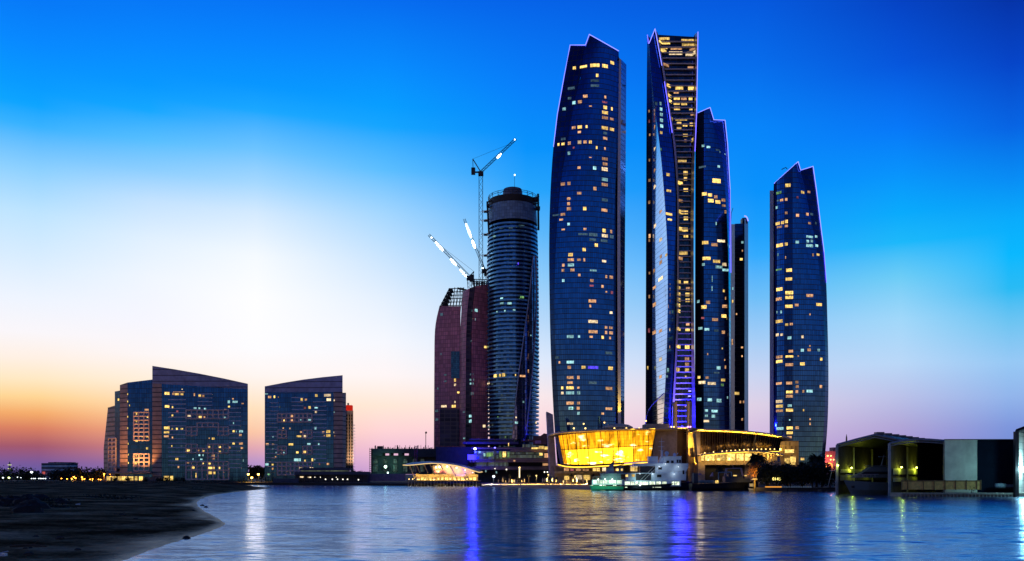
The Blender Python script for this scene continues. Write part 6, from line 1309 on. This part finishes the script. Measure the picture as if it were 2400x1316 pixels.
# quay and board fence in front of the arched boathouse
YF = 293; b = MB(); b.box(px2x(2113, YF), px2x(2460, YF), YF, YF+9, .75, 1.25); b.box(px2x(2113, YF), px2x(2460, YF), YF+.8, YF+9, -.6, .75)
for i in range(40): x = px2x(2114+i*8.6, YF); b.box(x, x+.4, YF+.2, YF+.9, -.7, .75)
r = b.build('quay_wall', plain('pale_quay', (.30, .30, .26), .8, scale=.5), loc=(px2x(2113, YF), YF, 0)); tag(r, 'pale concrete quay on short piles under the tan board fence', 'quay')
rf_ = thing('board_fence', (px2x(2205, YF+1), YF+1, 1.25), 'tan panelled fence on the quay in front of the sheds', 'fence')
M_board = plain('tan_board', (.72, .50, .14), .8, var=.35, scale=.9)
xs = [2114, 2128, 2165, 2190, 2215.5, 2240.5, 2265.5, 2290, 2299.5]
for x0, x1 in zip(xs, xs[1:]): MB().bp(x0+.8, x1-.8, 1129, 1148, YF+1.2, .12).build('panel', M_board, rf_)
for x in xs: MB().bp(x-.8, x+.8, 1125.5, 1149, YF+1, .3).build('post', plain('fence_post', (.22, .15, .06), .8) if x == 2114 else bpy.data.materials['fence_post'], rf_)
b = MB(); b.bp(2114, 2299, 1126.5, 1129, YF+1.1, .2); b.build('top_rail', bpy.data.materials['fence_post'], rf_)
r = tree((px2x(2277, YF+3), YF+3, 1.25), 3.6, 3.2, 200, 'small bush poking above the tan fence in front of the pale wall', None, M_leaf, 260, .25); r['category'] = 'bush'
# yacht in the wide boathouse
YY = 320; ry = thing('motor_yacht', (px2x(2035, YY), YY, 0), 'large grey motor yacht in the mouth of the wider boathouse, bow to the left', 'yacht', 'moored boats')
X = lambda px: px2x(px, YY); M_yw = plain('yacht_paint', (.13, .17, .17), .3, var=.1)
hull(ry, X(1977), X(2096), YY, 5, -.3, 4.6, 5.5, M_yw, 3.0, -1)
b = MB(); b.prism([P(2028, 1105, YY-1.8), P(2042, 1094, YY-1.8), P(2070, 1094, YY-1.8), P(2096, 1098, YY-1.8), P(2096, 1120, YY-1.8), P(2000, 1120, YY-1.8)], (0, 3.6, 0)); b.build('cabin', M_yw, ry)
b = MB(); b.prism([P(2028, 1106, YY-1.95), P(2092, 1106, YY-1.95), P(2092, 1112, YY-1.95), P(2018, 1112, YY-1.95)], (0, 3.9, 0)); b.build('window', M_black, ry)
b = MB(); b.bp(2036, 2090, 1091.5, 1093, YY-1.6, 3.2); b.bp(2060, 2080, 1070, 1072, YY-.3, .6); b.tube([P(2066, 1092, YY), P(2072, 1066, YY)], [.35, .1], 5); b.build('flybridge', M_yw, ry)
b = MB(); b.tube([P(1982, 1113, YY-1), P(2010, 1112, YY-2), P(2060, 1112.5, YY-2.4)], .07, 4)
for i in range(8): x = 1984+i*9.5; b.tube([P(x, 1113, YY-1.2-i*.15), P(x+.5, 1118, YY-1.2-i*.15)], .05, 4)
b.build('railing', M_white, ry)
b = MB(); b.bp(1996, 2003, 1139, 1144, YY-2.2, .3); b.build('anchor', M_black, ry)
for x, y, lb in ((474, 1186, 'small dark stone just off the beach tip, left one'), (482.5, 1190, 'small dark stone just off the beach tip, right one'), (437, 1263, 'small dark stone at the waterline near the bottom left')):
    Y = gy(y, 0); q = P(x, y, Y); b = MB(); b.lathe(q, [(.35, -.2), (.45, .05), (.25, .3), (.03, .38)], 9, sx=1.2); w = b.build('stone', M_rock, loc=q); tag(w, lb, 'rock')
